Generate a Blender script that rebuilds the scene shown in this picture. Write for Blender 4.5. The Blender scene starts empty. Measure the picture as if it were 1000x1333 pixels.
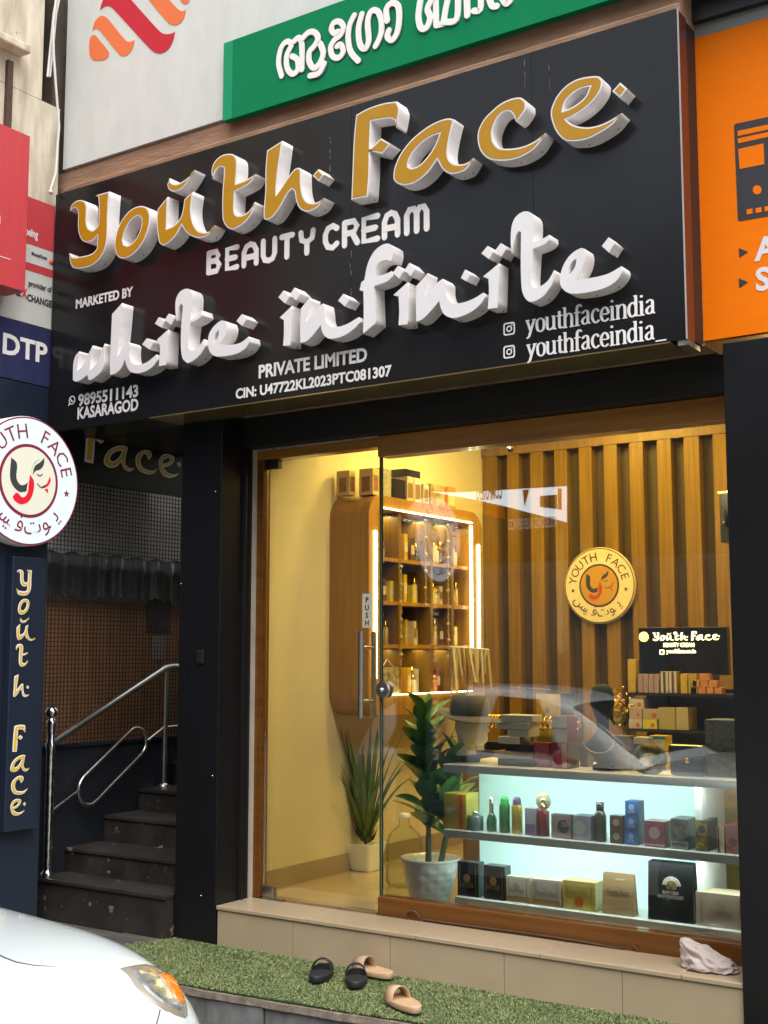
import bpy, bmesh, math, random
import numpy as np
from mathutils import Vector, Matrix
random.seed(7)
R = math.radians
S = bpy.context.scene
C = S.collection
# ---------------------------------------------------------------- camera, sky, sun, exposure
CAM = (0.0, -5.0, 1.65)
YAW, PITCH, ROLL, FPX = 0.594652964, 0.113499311, -0.00018, 1624.2
cam_d = bpy.data.cameras.new('camera'); cam = bpy.data.objects.new('camera', cam_d); C.objects.link(cam)
S.camera = cam
cam.location = CAM
cam.rotation_mode = 'XYZ'
cam.rotation_euler = (math.pi/2 + PITCH, 0, YAW)
cam_d.sensor_fit = 'VERTICAL'; cam_d.sensor_height = 36; cam_d.lens = 36*FPX/1333
cam_d.clip_start = .05; cam_d.clip_end = 500
SUN_EL, SUN_AZ = R(64), R(128)      # azimuth measured from +y clockwise
W = bpy.data.worlds.new('World'); S.world = W; W.use_nodes = True
wn = W.node_tree.nodes; wl = W.node_tree.links
sky = wn.new('ShaderNodeTexSky'); sky.sky_type = 'NISHITA'; sky.sun_disc = False
sky.sun_elevation = SUN_EL; sky.sun_rotation = SUN_AZ; sky.air_density = 1.0; sky.dust_density = 3.0; sky.ozone_density = 1
hs = wn.new('ShaderNodeHueSaturation'); hs.inputs['Saturation'].default_value = .40; hs.inputs['Value'].default_value = 1.05
wl.new(sky.outputs[0], hs.inputs['Color']); wl.new(hs.outputs[0], wn['Background'].inputs[0]); wn['Background'].inputs[1].default_value = .15
sd = bpy.data.lights.new('sun', 'SUN'); sun = bpy.data.objects.new('sun', sd); C.objects.link(sun)
sd.energy = 1.9; sd.angle = R(70); sd.color = (1, .96, .9)
sun.rotation_euler = (R(90)-SUN_EL, 0, math.pi - SUN_AZ)
S.view_settings.view_transform = 'Standard'; S.view_settings.look = 'None'
S.view_settings.exposure = 1.05; S.view_settings.gamma = 1; S.view_settings.use_curve_mapping = False
S.cycles.max_bounces = 8; S.cycles.glossy_bounces = 4; S.cycles.transparent_max_bounces = 16
S.cycles.transmission_bounces = 6; S.cycles.sample_clamp_indirect = 6
S.cycles.caustics_reflective = False; S.cycles.caustics_refractive = False

# pixel of the 1000 x 1333 photograph -> point on a vertical / horizontal plane of the place
_c, _s, _cp, _sp = math.cos(YAW), math.sin(YAW), math.cos(PITCH), math.sin(PITCH)
_D = Vector((-_s*_cp, _c*_cp, _sp)); _R = Vector((_c, _s, 0)); _U = _R.cross(_D)
def ray(px, py): return _R*((px-500)/FPX) - _U*((py-666.5)/FPX) + _D
def PY(px, py, y):
    v = ray(px, py); s = (y-CAM[1])/v.y; return Vector((v.x*s, y, v.z*s+CAM[2]))
def PX(px, py, x):
    v = ray(px, py); s = x/v.x; return Vector((x, v.y*s+CAM[1], v.z*s+CAM[2]))
def PZ(px, py, z):
    v = ray(px, py); s = (z-CAM[2])/v.z; return Vector((v.x*s, v.y*s+CAM[1], z))

# ---------------------------------------------------------------- materials
MATS = {}
def mat(name, col=(.5,.5,.5), rough=.5, metal=0, var=0, vscale=6, stretch=(1,1,1), col2=None, bump=0, bscale=40,
        coat=0, emit=None, estr=0, spec=.5, alpha=1, detail=6, rvar=0, spots=None, spot_at=.62, sscale=9, bstretch=None, trans=0, ior=1.45, grid=None):
    if name in MATS: return MATS[name]
    m = bpy.data.materials.new(name); m.use_nodes = True; MATS[name] = m
    n = m.node_tree.nodes; l = m.node_tree.links; b = n['Principled BSDF']
    c4 = (*col, 1)
    b.inputs['Base Color'].default_value = c4; b.inputs['Roughness'].default_value = rough; b.inputs['Metallic'].default_value = metal
    b.inputs['Specular IOR Level'].default_value = spec; b.inputs['Coat Weight'].default_value = coat; b.inputs['Coat Roughness'].default_value = .08
    b.inputs['Transmission Weight'].default_value = trans; b.inputs['IOR'].default_value = ior
    if emit: b.inputs['Emission Color'].default_value = (*emit, 1); b.inputs['Emission Strength'].default_value = estr
    tc = n.new('ShaderNodeTexCoord')
    def mapped(st):
        mp = n.new('ShaderNodeMapping'); mp.inputs['Scale'].default_value = st; l.new(tc.outputs['Object'], mp.inputs[0]); return mp.outputs[0]
    def noise(vec, sc, det=6, ro=.55):
        t = n.new('ShaderNodeTexNoise'); t.inputs['Scale'].default_value = sc; t.inputs['Detail'].default_value = det; t.inputs['Roughness'].default_value = ro
        l.new(vec, t.inputs['Vector']); return t.outputs['Fac']
    def ramp(fac, a, b_, ca, cb):
        r = n.new('ShaderNodeValToRGB'); r.color_ramp.elements[0].position = a; r.color_ramp.elements[1].position = b_
        r.color_ramp.elements[0].color = ca; r.color_ramp.elements[1].color = cb; l.new(fac, r.inputs[0]); return r.outputs[0]
    cur = None
    if var or col2:
        c2 = (*(col2 if col2 else tuple(max(0, x*(1-var)) for x in col)), 1)
        cur = ramp(noise(mapped(stretch), vscale, detail), .32, .68, c2, c4); l.new(cur, b.inputs['Base Color'])
    if spots:
        f = ramp(noise(mapped((1,1,1)), sscale, 9, .65), spot_at, spot_at+.06, (0,0,0,1), (1,1,1,1))
        mx = n.new('ShaderNodeMix'); mx.data_type = 'RGBA'; l.new(f, mx.inputs[0])
        if cur: l.new(cur, mx.inputs[6])
        else: mx.inputs[6].default_value = c4
        mx.inputs[7].default_value = (*spots, 1); l.new(mx.outputs[2], b.inputs['Base Color'])
    if rvar:
        mr = n.new('ShaderNodeMapRange'); mr.inputs[3].default_value = max(0, rough-rvar); mr.inputs[4].default_value = min(1, rough+rvar)
        l.new(noise(mapped((1,1,1)), 5, 8), mr.inputs[0]); l.new(mr.outputs[0], b.inputs['Roughness'])
    if bump:
        bp = n.new('ShaderNodeBump'); bp.inputs['Strength'].default_value = bump; bp.inputs['Distance'].default_value = .01
        l.new(noise(mapped(bstretch or stretch), bscale, 5), bp.inputs['Height']); l.new(bp.outputs[0], b.inputs['Normal'])
    return m
def glassmat(name, tint=(.93,.97,.94), rough=0, ior=1.5, boost=1.0):
    if name in MATS: return MATS[name]
    m = bpy.data.materials.new(name); m.use_nodes = True; MATS[name] = m
    n = m.node_tree.nodes; l = m.node_tree.links; n.remove(n['Principled BSDF'])
    o = n['Material Output']; t = n.new('ShaderNodeBsdfTransparent'); t.inputs[0].default_value = (*tint, 1)
    g = n.new('ShaderNodeBsdfGlossy'); g.inputs['Roughness'].default_value = rough; f = n.new('ShaderNodeFresnel'); f.inputs[0].default_value = ior
    mu = n.new('ShaderNodeMath'); mu.operation = 'MULTIPLY'; mu.use_clamp = True; mu.inputs[1].default_value = boost
    x = n.new('ShaderNodeMixShader'); l.new(f.outputs[0], mu.inputs[0]); l.new(mu.outputs[0], x.inputs[0]); l.new(t.outputs[0], x.inputs[1]); l.new(g.outputs[0], x.inputs[2]); l.new(x.outputs[0], o.inputs[0])
    return m
M_sign = mat('sign_black', (.011,.011,.012), .2, spec=.38, coat=0, rvar=.08, spots=(.05,.05,.05), spot_at=.74, sscale=22, bump=.012, bscale=3)
M_acp = mat('black_composite', (.008,.008,.009), .3, spec=.4, rvar=.08, bump=.02, bscale=4, spots=(.03,.03,.033), spot_at=.72, sscale=14)
M_navy = mat('navy_composite', (.012,.019,.034), .32, rvar=.08, spots=(.06,.07,.08), spot_at=.74, sscale=25, bump=.03, bscale=4)
M_white = mat('white_acrylic', (.74,.725,.74), .38, var=.05, vscale=8)
M_wside = mat('white_letter_side', (.90,.86,.84), .42, var=.20, vscale=14, stretch=(1,.3,1))
M_gold = mat('gold_vinyl', (.44,.22,.004), .42, var=.06, vscale=12)
M_vinyl = mat('white_vinyl', (.82,.79,.77), .6)
M_concrete = mat('aged_concrete', (.70,.64,.51), .9, col2=(.44,.38,.28), vscale=5, stretch=(3,3,.6), detail=12, bump=.4, bscale=30, spots=(.16,.13,.10), spot_at=.66, sscale=24)
M_brown = mat('brown_plaster', (.36,.22,.14), .9, col2=(.22,.13,.08), vscale=7, stretch=(.5,1,3), bump=.5, bscale=26, spots=(.05,.03,.02), spot_at=.7, sscale=18)
M_wboard = mat('white_board', (.62,.64,.62), .5, var=.1, vscale=9, stretch=(1,1,.5), spots=(.28,.29,.28), spot_at=.72, sscale=26)
M_green = mat('green_board', (.0,.20,.075), .5, var=.08, vscale=4, spec=.15)
M_green2 = mat('green_edge', (.01,.27,.13), .5, spec=.2)
M_orange = mat('orange_flex', (.90,.19,.0), .6, spec=.15, var=.05, vscale=9, bump=.1, bscale=60, stretch=(1,1,4), spots=(.98,.42,.14), spot_at=.75, sscale=14)
M_red = mat('red_flex', (.55,.055,.065), .45, var=.12, vscale=8, stretch=(4,4,.3), spots=(.72,.28,.28), spot_at=.71, sscale=13)
M_blue = mat('blue_board', (.025,.03,.10), .5, var=.3, vscale=6, stretch=(3,3,.4), spots=(.3,.3,.36), spot_at=.73, sscale=12)
M_offw = mat('weathered_white', (.60,.60,.56), .6, var=.15, vscale=7, spots=(.3,.28,.24), spot_at=.7, sscale=16)
M_print_d = mat('dark_print', (.03,.03,.035), .5)
M_print_r = mat('maroon_print', (.22,.015,.05), .5)
M_red_p = mat('red_print', (.75,.01,.03), .45)
M_orp = mat('orange_print', (.72,.16,.05), .5)
M_crim = mat('crimson_print', (.50,.008,.03), .5)
M_discw = mat('disc_white_glow', (.40,.45,.48), .35, emit=(.85,.95,1), estr=.26)  # glow added to strengthen the round sign's reflection in the window
M_discc = mat('disc_cream_glow', (.58,.58,.47), .4, emit=(.95,.95,.8), estr=.12)  # same added glow on the sign's centre
M_wood = mat('teak_laminate', (.17,.062,.009), .32, col2=(.10,.036,.005), vscale=3.5, stretch=(.5,8,9), detail=8, bump=.03, coat=.25)
M_woodh = mat('teak_header_lit', (.42,.18,.026), .3, col2=(.28,.11,.014), vscale=3.5, stretch=(.5,8,9), coat=.25)  # lighter copy of the teak, the header's lit tone put into the colour
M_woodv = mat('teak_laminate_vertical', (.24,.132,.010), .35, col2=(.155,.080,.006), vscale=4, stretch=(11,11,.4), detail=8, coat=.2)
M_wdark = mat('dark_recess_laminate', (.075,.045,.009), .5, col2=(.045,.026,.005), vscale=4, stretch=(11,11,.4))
M_cab = mat('cabinet_laminate', (.40,.20,.03), .35, col2=(.29,.135,.018), vscale=3.5, stretch=(9,9,.5), coat=.2)
M_cream = mat('cream_wall', (.80,.71,.46), .5, var=.08, vscale=3, spots=(.62,.53,.33), spot_at=.74, sscale=7)
M_marble = mat('cream_marble', (.56,.46,.31), .13, col2=(.44,.34,.21), vscale=2.5, detail=10, coat=.3)
M_tile = mat('beige_tile', (.42,.33,.215), .28, var=.18, vscale=2, detail=10, spots=(.24,.17,.10), spot_at=.71, sscale=7)
M_granite = mat('weathered_granite', (.17,.175,.175), .7, col2=(.085,.09,.09), vscale=7, detail=12, bump=.2, bscale=30, stretch=(2,2,1), spots=(.30,.26,.20), spot_at=.70, sscale=8)
M_steps = mat('black_granite_step', (.042,.037,.032), .4, col2=(.018,.016,.015), vscale=6, detail=10, bump=.15, bscale=12, spots=(.30,.22,.16), spot_at=.615, sscale=13)
M_asphalt = mat('asphalt', (.055,.053,.05), .9, var=.3, vscale=30, bump=.4, bscale=120)
M_stone = mat('walk_stone', (.10,.09,.078), .8, col2=(.045,.042,.04), vscale=9, stretch=(.6,3,1), detail=10, bump=.3, bscale=20)
M_steel = mat('brushed_steel', (.52,.50,.46), .3, metal=1, rvar=.08)
M_steeld = mat('dark_steel', (.13,.12,.11), .35, metal=1)
M_chrome = mat('chrome', (.75,.75,.75), .1, metal=1)
M_brass = mat('soffit_bronze', (.5,.38,.15), .16, metal=.75, rvar=.05)
M_black = mat('matte_black', (.01,.01,.01), .5)
M_rub = mat('black_rubber', (.014,.015,.018), .62, bump=.1, bscale=150)
M_tan = mat('tan_foam', (.50,.33,.19), .6, var=.1, bump=.08, bscale=150)
M_tans = mat('tan_strap', (.36,.24,.15), .6, var=.1)
M_cable = mat('white_cable', (.62,.62,.60), .5)
M_rust = mat('rusty_iron', (.10,.055,.03), .7, var=.4, vscale=40)
M_glass = glassmat('clear_glass', (.96,.98,.96), boost=3.1); M_glassd = glassmat('door_glass', (.97,.98,.96), boost=1.4)
M_glass2 = glassmat('bottle_glass', (.80,.88,.86), boost=2)
M_gedge = mat('glass_edge', (.10,.15,.09), .15, coat=.5)
M_white_p = mat('white_pot', (.84,.86,.85), .28, coat=.3)
M_soil = mat('dark_soil', (.03,.022,.015), .9)
M_leaf = mat('rubber_leaf', (.13,.33,.10), .28, col2=(.07,.21,.06), vscale=10, coat=.2)
M_leafy = mat('fresh_leaf', (.13,.24,.03), .35, coat=.2)
M_blade = mat('spiky_leaf', (.12,.22,.045), .42, col2=(.07,.14,.03), vscale=12, stretch=(4,4,.5))
M_trunk = mat('plant_stem', (.13,.15,.05), .7, var=.4, vscale=30)
M_shelf = mat('white_shelf', (.86,.88,.86), .25, var=.04)
M_led = mat('led_strip', (1,1,.9), .5, emit=(1,.95,.55), estr=5)
M_back = mat('backlit_panel', (.72,.86,.86), .5, emit=(.40,.92,.87), estr=.19)
M_paint = mat('white_car_paint', (.50,.555,.57), .22, coat=1, spec=.5)
M_cglass = mat('car_window_glass', (.012,.014,.016), .05, spec=.8, coat=.6)
M_tyre = mat('tyre_rubber', (.02,.02,.02), .8)
M_skin = mat('foam_head', (.85,.72,.50), .6)
M_felt = mat('grey_felt', (.13,.115,.09), .9, bump=.2, bscale=120)
M_velvet = mat('black_velvet', (.008,.008,.009), .8)
M_jewel = mat('gold_jewellery', (.85,.52,.14), .22, metal=1)

# ---------------------------------------------------------------- mesh helpers
class MB:
    def __init__(s): s.v = []; s.f = []; s.m = []; s.mi = 0; s.sm = []
    def add(s, vs, fs, smooth=False):
        o = len(s.v); s.v += [tuple(v) for v in vs]; s.f += [tuple(i+o for i in f) for f in fs]; s.m += [s.mi]*len(fs); s.sm += [smooth]*len(fs); return s
    def mat(s, i): s.mi = i; return s
    def box(s, x0, x1, y0, y1, z0, z1):
        v = [(x,y,z) for x in (x0,x1) for y in (y0,y1) for z in (z0,z1)]
        return s.add(v, [(0,1,3,2),(4,6,7,5),(0,4,5,1),(2,3,7,6),(0,2,6,4),(1,5,7,3)])
    def obox(s, c, size, rot=0, tilt=0):
        Mx = Matrix.Translation(c) @ Matrix.Rotation(rot, 4, 'Z') @ Matrix.Rotation(tilt, 4, 'X')
        a, b, h = (q/2 for q in size)
        v = [Mx @ Vector((x,y,z)) for x in (-a,a) for y in (-b,b) for z in (-h,h)]
        return s.add(v, [(0,1,3,2),(4,6,7,5),(0,4,5,1),(2,3,7,6),(0,2,6,4),(1,5,7,3)])
    def tube(s, pts, r, n=8, caps=True, closed=False):
        pts = [Vector(p) for p in pts]; rs = r if isinstance(r, (list, tuple)) else [r]*len(pts)
        L = len(pts); vs = []; prev = None
        for i, p in enumerate(pts):
            a = pts[(i-1) % L] if (closed or i > 0) else p; b = pts[(i+1) % L] if (closed or i < L-1) else p
            t = (b-a).normalized()
            if prev is None: prev = t.orthogonal().normalized()
            nrm = (prev - t*prev.dot(t)).normalized(); prev = nrm; bi = t.cross(nrm)
            vs += [p + (nrm*math.cos(2*math.pi*k/n) + bi*math.sin(2*math.pi*k/n))*rs[i] for k in range(n)]
        fs = []
        for i in range(L if closed else L-1):
            j = (i+1) % L
            for k in range(n): fs.append((i*n+k, i*n+(k+1) % n, j*n+(k+1) % n, j*n+k))
        s.add(vs, fs, True)
        if caps and not closed: s.add([vs[k] for k in range(n)], [tuple(range(n))[::-1]]); s.add(vs[-n:], [tuple(range(n))])
        return s
    def lathe(s, c, prof, n=24, axis='Z', f=None, smooth=True, sx=1, sy=1):
        vs = []
        for r, h in prof:
            for k in range(n):
                a = 2*math.pi*k/n; rr = r*(f(a, h) if f else 1)
                p = (rr*math.cos(a)*sx, rr*math.sin(a)*sy, h)
                if axis == 'Y': p = (p[0], p[2], p[1])
                if axis == 'X': p = (p[2], p[0], p[1])
                vs.append((c[0]+p[0], c[1]+p[1], c[2]+p[2]))
        fs = [(i*n+k, i*n+(k+1) % n, (i+1)*n+(k+1) % n, (i+1)*n+k) for i in range(len(prof)-1) for k in range(n)]
        s.add(vs, fs, smooth); s.add(vs[:n], [tuple(range(n))]); s.add(vs[-n:], [tuple(range(n))]); return s
    def sphere(s, c, r, n=12, sc=(1,1,1)):
        pr = [(max(1e-4, math.sin(math.pi*i/n)), -math.cos(math.pi*i/n)) for i in range(n+1)]
        b = len(s.v); s.lathe((0,0,0), pr, n*2)
        for i in range(b, len(s.v)): v = s.v[i]; s.v[i] = (c[0]+v[0]*r*sc[0], c[1]+v[1]*r*sc[1], c[2]+v[2]*r*sc[2])
        return s
    def xform(s, Mx, start=0):
        for i in range(start, len(s.v)): s.v[i] = tuple(Mx @ Vector(s.v[i]))
        return s
    def mesh(s, name, mats):
        me = bpy.data.meshes.new(name); me.from_pydata([tuple(v) for v in s.v], [], s.f)
        for m in (mats if isinstance(mats, (list, tuple)) else [mats]): me.materials.append(m)
        me.polygons.foreach_set('material_index', s.m); me.polygons.foreach_set('use_smooth', s.sm)
        bm = bmesh.new(); bm.from_mesh(me); bmesh.ops.recalc_face_normals(bm, faces=bm.faces); bm.to_mesh(me); bm.free(); me.update(); return me
    def build(s, name, mats, parent=None, bevel=0, **k):
        return link(name, s.mesh(name, mats), parent, bevel, **k)
def link(name, me, parent=None, bevel=0, **k):
    o = bpy.data.objects.new(name, me); C.objects.link(o)
    if parent is not None:
        o.parent = parent
        if parent.type == 'EMPTY': o.matrix_parent_inverse = Matrix.Translation(-parent.location)
    if bevel:
        b = o.modifiers.new('bevel', 'BEVEL'); b.width = bevel; b.segments = 2; b.limit_method = 'ANGLE'; b.angle_limit = R(40)
    for a, v in k.items(): o[a] = v
    return o
def tag(o, label, cat, group=None):
    o['label'] = label; o['category'] = cat
    if group: o['group'] = group
    return o
def thing(name, label, cat, loc, group=None):
    o = bpy.data.objects.new(name, None); C.objects.link(o); o.location = loc; o.empty_display_size = .1
    return tag(o, label, cat, group)
def struct(name, mb, m, parent=None, **k):
    o = mb.build(name, m, parent, **k)
    if parent is None: o['kind'] = 'structure'
    return o
def box(*a): return MB().box(*a)
def to_mesh(cu, name, m):
    t = bpy.data.objects.new('tmp', cu); C.objects.link(t); dg = bpy.context.evaluated_depsgraph_get(); dg.update()
    me = bpy.data.meshes.new_from_object(t.evaluated_get(dg)); C.objects.unlink(t); bpy.data.objects.remove(t); bpy.data.curves.remove(cu)
    me.name = name; me.materials.clear(); me.materials.append(m); return me
def frame(origin, u, w):       # local x -> u, local y -> w, local z -> outward normal
    u = Vector(u).normalized(); w = Vector(w).normalized(); nn = u.cross(w)
    Mx = Matrix((u, w, nn)).transposed().to_4x4(); Mx.translation = origin; return Mx
FRONT = ((1,0,0), (0,0,1))     # faces the street (-y)
SIDE = ((0,1,0), (0,0,1))      # faces +x
def text(body, origin, ax, size, m, name, parent, width=None, bold=.0, depth=.0015, align='LEFT', rot=0, shear=0, label=None):
    cu = bpy.data.curves.new('t', 'FONT'); cu.body = body; cu.size = size; cu.offset = bold*size; cu.extrude = depth; cu.align_x = align; cu.resolution_u = 3; cu.shear = shear
    me = to_mesh(cu, name, m)
    Mx = frame(Vector(origin), *ax) @ Matrix.Rotation(rot, 4, 'Z')
    if width:
        xs = [v.co.x for v in me.vertices]; k = width/(max(xs)-min(xs)); x0 = min(xs)
        for v in me.vertices: v.co.x = (v.co.x-x0)*k if align == 'LEFT' else v.co.x*k
    me.transform(Mx); o = link(name, me, parent)
    if label: o['label'] = label
    return o
def smooth_poly(pts, sharp=48, seg=4):
    P = [Vector(p) for p in pts]; n = len(P); out = []
    def corner(i):
        a = P[i]-P[i-1]; b = P[(i+1) % n]-P[i]
        return a.length < 1e-9 or b.length < 1e-9 or abs(a.angle_signed(b)) > R(sharp)
    cs = [corner(i) for i in range(n)]
    def tan(i): return Vector((0,0)) if cs[i] else (P[(i+1) % n]-P[i-1])*.5
    for i in range(n):
        j = (i+1) % n; L = (P[j]-P[i]).length
        def T(k):
            t = tan(k)
            if t.length < 1e-9: return (P[j]-P[i])
            return t.normalized()*L
        t0, t1 = T(i), T(j)
        for q in range(seg):
            t = q/seg; out.append((2*t**3-3*t**2+1)*P[i]+(t**3-2*t**2+t)*t0+(-2*t**3+3*t**2)*P[j]+(t**3-t**2)*t1)
    return out
def area(p): return sum(p[i-1].x*p[i].y-p[i].x*p[i-1].y for i in range(len(p)))/2
def inset(p, d):
    sg = 1 if area(p) > 0 else -1; n = len(p); out = []
    for i in range(n):
        a = (p[i]-p[i-1]); b = (p[(i+1) % n]-p[i])
        if a.length < 1e-9: a = b
        if b.length < 1e-9: b = a
        a = a.normalized(); b = b.normalized()
        na = Vector((-a.y, a.x))*sg; nb = Vector((-b.y, b.x))*sg; m = na+nb
        if m.length < .3: m = na*1
        m = m/max(m.length**2/2, .55)
        out.append(p[i]+m*d)
    return out
def shape(loops, depth, name, m, Mx, parent=None):
    cu = bpy.data.curves.new('s', 'CURVE'); cu.dimensions = '2D'; cu.fill_mode = 'BOTH'; cu.extrude = depth
    for lp in loops:
        sp = cu.splines.new('POLY'); sp.points.add(len(lp)-1)
        for i, p in enumerate(lp): sp.points[i].co = (p[0], p[1], 0, 1)
        sp.use_cyclic_u = True
    me = to_mesh(cu, name, m); me.transform(Mx); return link(name, me, parent)
def strokes(lines, w, name, m, Mx, parent=None, thin=1.0, t=.001, curve=True):
    """pen strokes: ribbons with round ends; thin < 1 narrows the horizontal strokes (contrast)"""
    mb = MB(); k = 0
    for ln in lines:
        P = [Vector(p[:2]) for p in ln]
        if curve and len(P) > 2:
            Q = []
            for i in range(len(P)-1):
                a, b, c, d = P[max(i-1,0)], P[i], P[i+1], P[min(i+2, len(P)-1)]
                for q in range(5):
                    s_ = q/5; Q.append(.5*((2*b)+(c-a)*s_+(2*a-5*b+4*c-d)*s_**2+(3*b-a-3*c+d)*s_**3))
            Q.append(P[-1]); P = Q
        h = t*(1+.30*(k % 5)); k += 1
        L = []; Rr = []
        for i, p in enumerate(P):
            d = (P[min(i+1, len(P)-1)]-P[max(i-1, 0)])
            d = d.normalized() if d.length > 1e-9 else Vector((1,0)); nn = Vector((-d.y*1.0, d.x*thin))
            L.append(p+nn*w/2); Rr.append(p-nn*w/2)
        d0 = (P[0]-P[1]).normalized()*w/2*thin; d1 = (P[-1]-P[-2]).normalized()*w/2*thin
        def cap(c, d, a, b): # points from a to b round the end
            return [c+(a-c)*math.cos(q)+d*math.sin(q) for q in (R(45), R(90), R(135))]
        ring = L+cap(P[-1], d1, L[-1], Rr[-1])+Rr[::-1]+cap(P[0], d0, Rr[0], L[0])
        n = len(L); N = len(ring); vs = [(p.x, p.y, h) for p in ring]+[(p.x, p.y, 0) for p in ring]
        ri = lambda i: n+3+(n-1-i)
        fs = [(i, i+1, ri(i+1), ri(i)) for i in range(n-1)]
        fs += [tuple([n-1, n, n+1, n+2, n+3])]+[tuple([N-4, N-3, N-2, N-1, 0])]
        fs += [(i, (i+1) % N, (i+1) % N+N, i+N) for i in range(N)]
        mb.add(vs, fs)
    mb.xform(Mx); return mb.build(name, m, parent)

# ================================================================ THE PLACE
ZT, ZF = .25, .44      # walkway / shop floor
GY = 0.0               # shop glass
# ground and road
struct('road', box(-40, 40, -16, -.93, -.2, 0), mat('bounce_asphalt', (.20,.19,.17), .9, var=.3, vscale=30, bump=.4, bscale=120))  # asphalt lightened so the road bounces light up onto the sign
g = struct('ground', box(-80, 80, -90, 60, -.4, -.21), M_asphalt)
# raised walkway with its kerb of granite slabs
wy = lambda x: -.885 + (x+3.4)*.075
wk = MB(); xs = [-9, 6]
wk.add([(-9, wy(-9)+.03, 0), (6, wy(6)+.03, 0), (6, .9, 0), (-9, .9, 0), (-9, wy(-9)+.03, ZT-.03), (6, wy(6)+.03, ZT-.03), (6, .9, ZT-.03), (-9, .9, ZT-.03)], [(0,1,5,4),(1,2,6,5),(2,3,7,6),(3,0,4,7),(4,5,6,7)])
walk = struct('walkway', wk, M_stone)
x = -6.2; i = 0
while x < 1.5:
    w_ = random.uniform(.42, .6); m = MB(); a, b = x+.004, x+w_-.004; j = random.uniform(-.004,.004)
    m.add([(a, wy(a)+j, -.02), (b, wy(b)+j, -.02), (b, wy(b)+.03, -.02), (a, wy(a)+.03, -.02), (a, wy(a)+j, ZT-.035), (b, wy(b)+j, ZT-.035), (b, wy(b)+.03, ZT-.035), (a, wy(a)+.03, ZT-.035)],
          [(0,1,5,4),(1,2,6,5),(2,3,7,6),(3,0,4,7),(4,5,6,7)])
    m.build('kerb_slab', M_granite, walk, bevel=.004); x += w_
cp = MB(); n = 60
for i in range(n):
    a, b = -6.2+i*7.7/n, -6.2+(i+1)*7.7/n; r1 = random.uniform(-.006,.006)
    cp.add([(a, wy(a)-.012, ZT-.034), (b+.0005, wy(b)-.012+r1, ZT-.034), (b+.0005, wy(b)+.06, ZT-.034), (a, wy(a)+.06, ZT-.034), (a, wy(a)-.012, ZT-.006), (b+.0005, wy(b)-.012+r1, ZT-.006+r1*.3), (b+.0005, wy(b)+.06, ZT-.006), (a, wy(a)+.06, ZT-.006)],
           [(0,1,5,4),(1,2,6,5),(2,3,7,6),(3,0,4,7),(4,5,6,7)])
cp.build('kerb_edging', mat('worn_mortar', (.26,.22,.17), .9, var=.5, vscale=25, bump=.5), walk)
# paving stones in front of the stairs
for q, (x0, x1, y0, y1) in enumerate([(-5.9,-5.3,-.9,-.35),(-5.3,-4.75,-.93,-.62),(-5.3,-4.75,-.62,-.345),(-4.75,-4.2,-.93,-.66),(-4.75,-4.2,-.66,-.3)]):
    box(x0+.003, x1-.003, y0+.003, y1-.003, ZT-.03, ZT-random.uniform(.0,.004)).build('paving_stone', M_stone, walk, bevel=.003)
# artificial turf
tf = MB()
tl = [(-4.42,-.33),(-4.35,-.292),(-1.585,-.292),(-.4,-.292),(-.4,wy(-.4)-.004),(-2.5,wy(-2.5)+.012),(-3.4,wy(-3.4)-.004),(-4.05,wy(-4.05)+.01),(-4.5,wy(-4.5)+.03),(-4.55,-.62)]
tf.add([(a,b,ZT+.004) for a,b in tl]+[(a,b,ZT-.003) for a,b in tl], [tuple(range(len(tl)))]+[(i,(i+1)%len(tl),(i+1)%len(tl)+len(tl),i+len(tl)) for i in range(len(tl))])
turf = thing('turf_mat', 'green artificial grass mat on the walkway below the shop step', 'grass mat', (-3, -.6, ZT))
tf.build('backing', mat('turf_base', (.03,.05,.015), .9), turf)
rs = np.random.RandomState(3); N = 100000
px_ = rs.uniform(-4.55, -.9, N*2); py_ = rs.uniform(-.98, -.29, N*2)
e1 = -.885+(px_+3.4)*.075+.006*np.sin(px_*9)+rs.uniform(-.012,.006,N*2)
left = -4.44-.12*np.clip((-.33-py_)/.3,0,1)+rs.uniform(-.02,.02,N*2)
ok = (py_ > e1) & (px_ > left) ; px_ = px_[ok][:N]; py_ = py_[ok][:N]; N = len(px_)
an = rs.uniform(0, 2*np.pi, N); hh = rs.uniform(.005,.010,N)*(.85+.3*np.sin(px_*7+py_*11)); ww = .0022; le = rs.uniform(.004,.015,N); la = rs.uniform(0,2*np.pi,N)
V = np.zeros((N,3,3)); z0 = ZT+.003
V[:,0] = np.stack([px_-ww*np.cos(an), py_-ww*np.sin(an), np.full(N,z0)],1); V[:,1] = np.stack([px_+ww*np.cos(an), py_+ww*np.sin(an), np.full(N,z0)],1)
V[:,2] = np.stack([px_+le*np.cos(la), py_+le*np.sin(la), z0+hh],1)
me = bpy.data.meshes.new('grass_blades'); me.vertices.add(N*3); me.vertices.foreach_set('co', V.ravel()); me.loops.add(N*3); me.loops.foreach_set('vertex_index', np.arange(N*3)); me.polygons.add(N)
me.polygons.foreach_set('loop_start', np.arange(N)*3); me.polygons.foreach_set('loop_total', np.full(N,3))
me.materials.append(mat('turf_green', (.25,.30,.095), .6, col2=(.16,.21,.065), vscale=9)); me.materials.append(mat('turf_pale', (.34,.34,.19), .6)); me.materials.append(mat('turf_deep', (.10,.14,.055), .6))
me.polygons.foreach_set('material_index', rs.choice([0,0,0,1,2,2], N)); me.update(); me.validate()
link('grass_blades', me, turf, kind='stuff')

# ---------------------------------------------------------------- shop front building
XL, XR = -4.2, -1.58
shop = thing('cosmetics_shop', 'cosmetics shop front with a glass door, lit display window, black cladding and teak frame', 'shop', (-3, 0, ZF))
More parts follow.
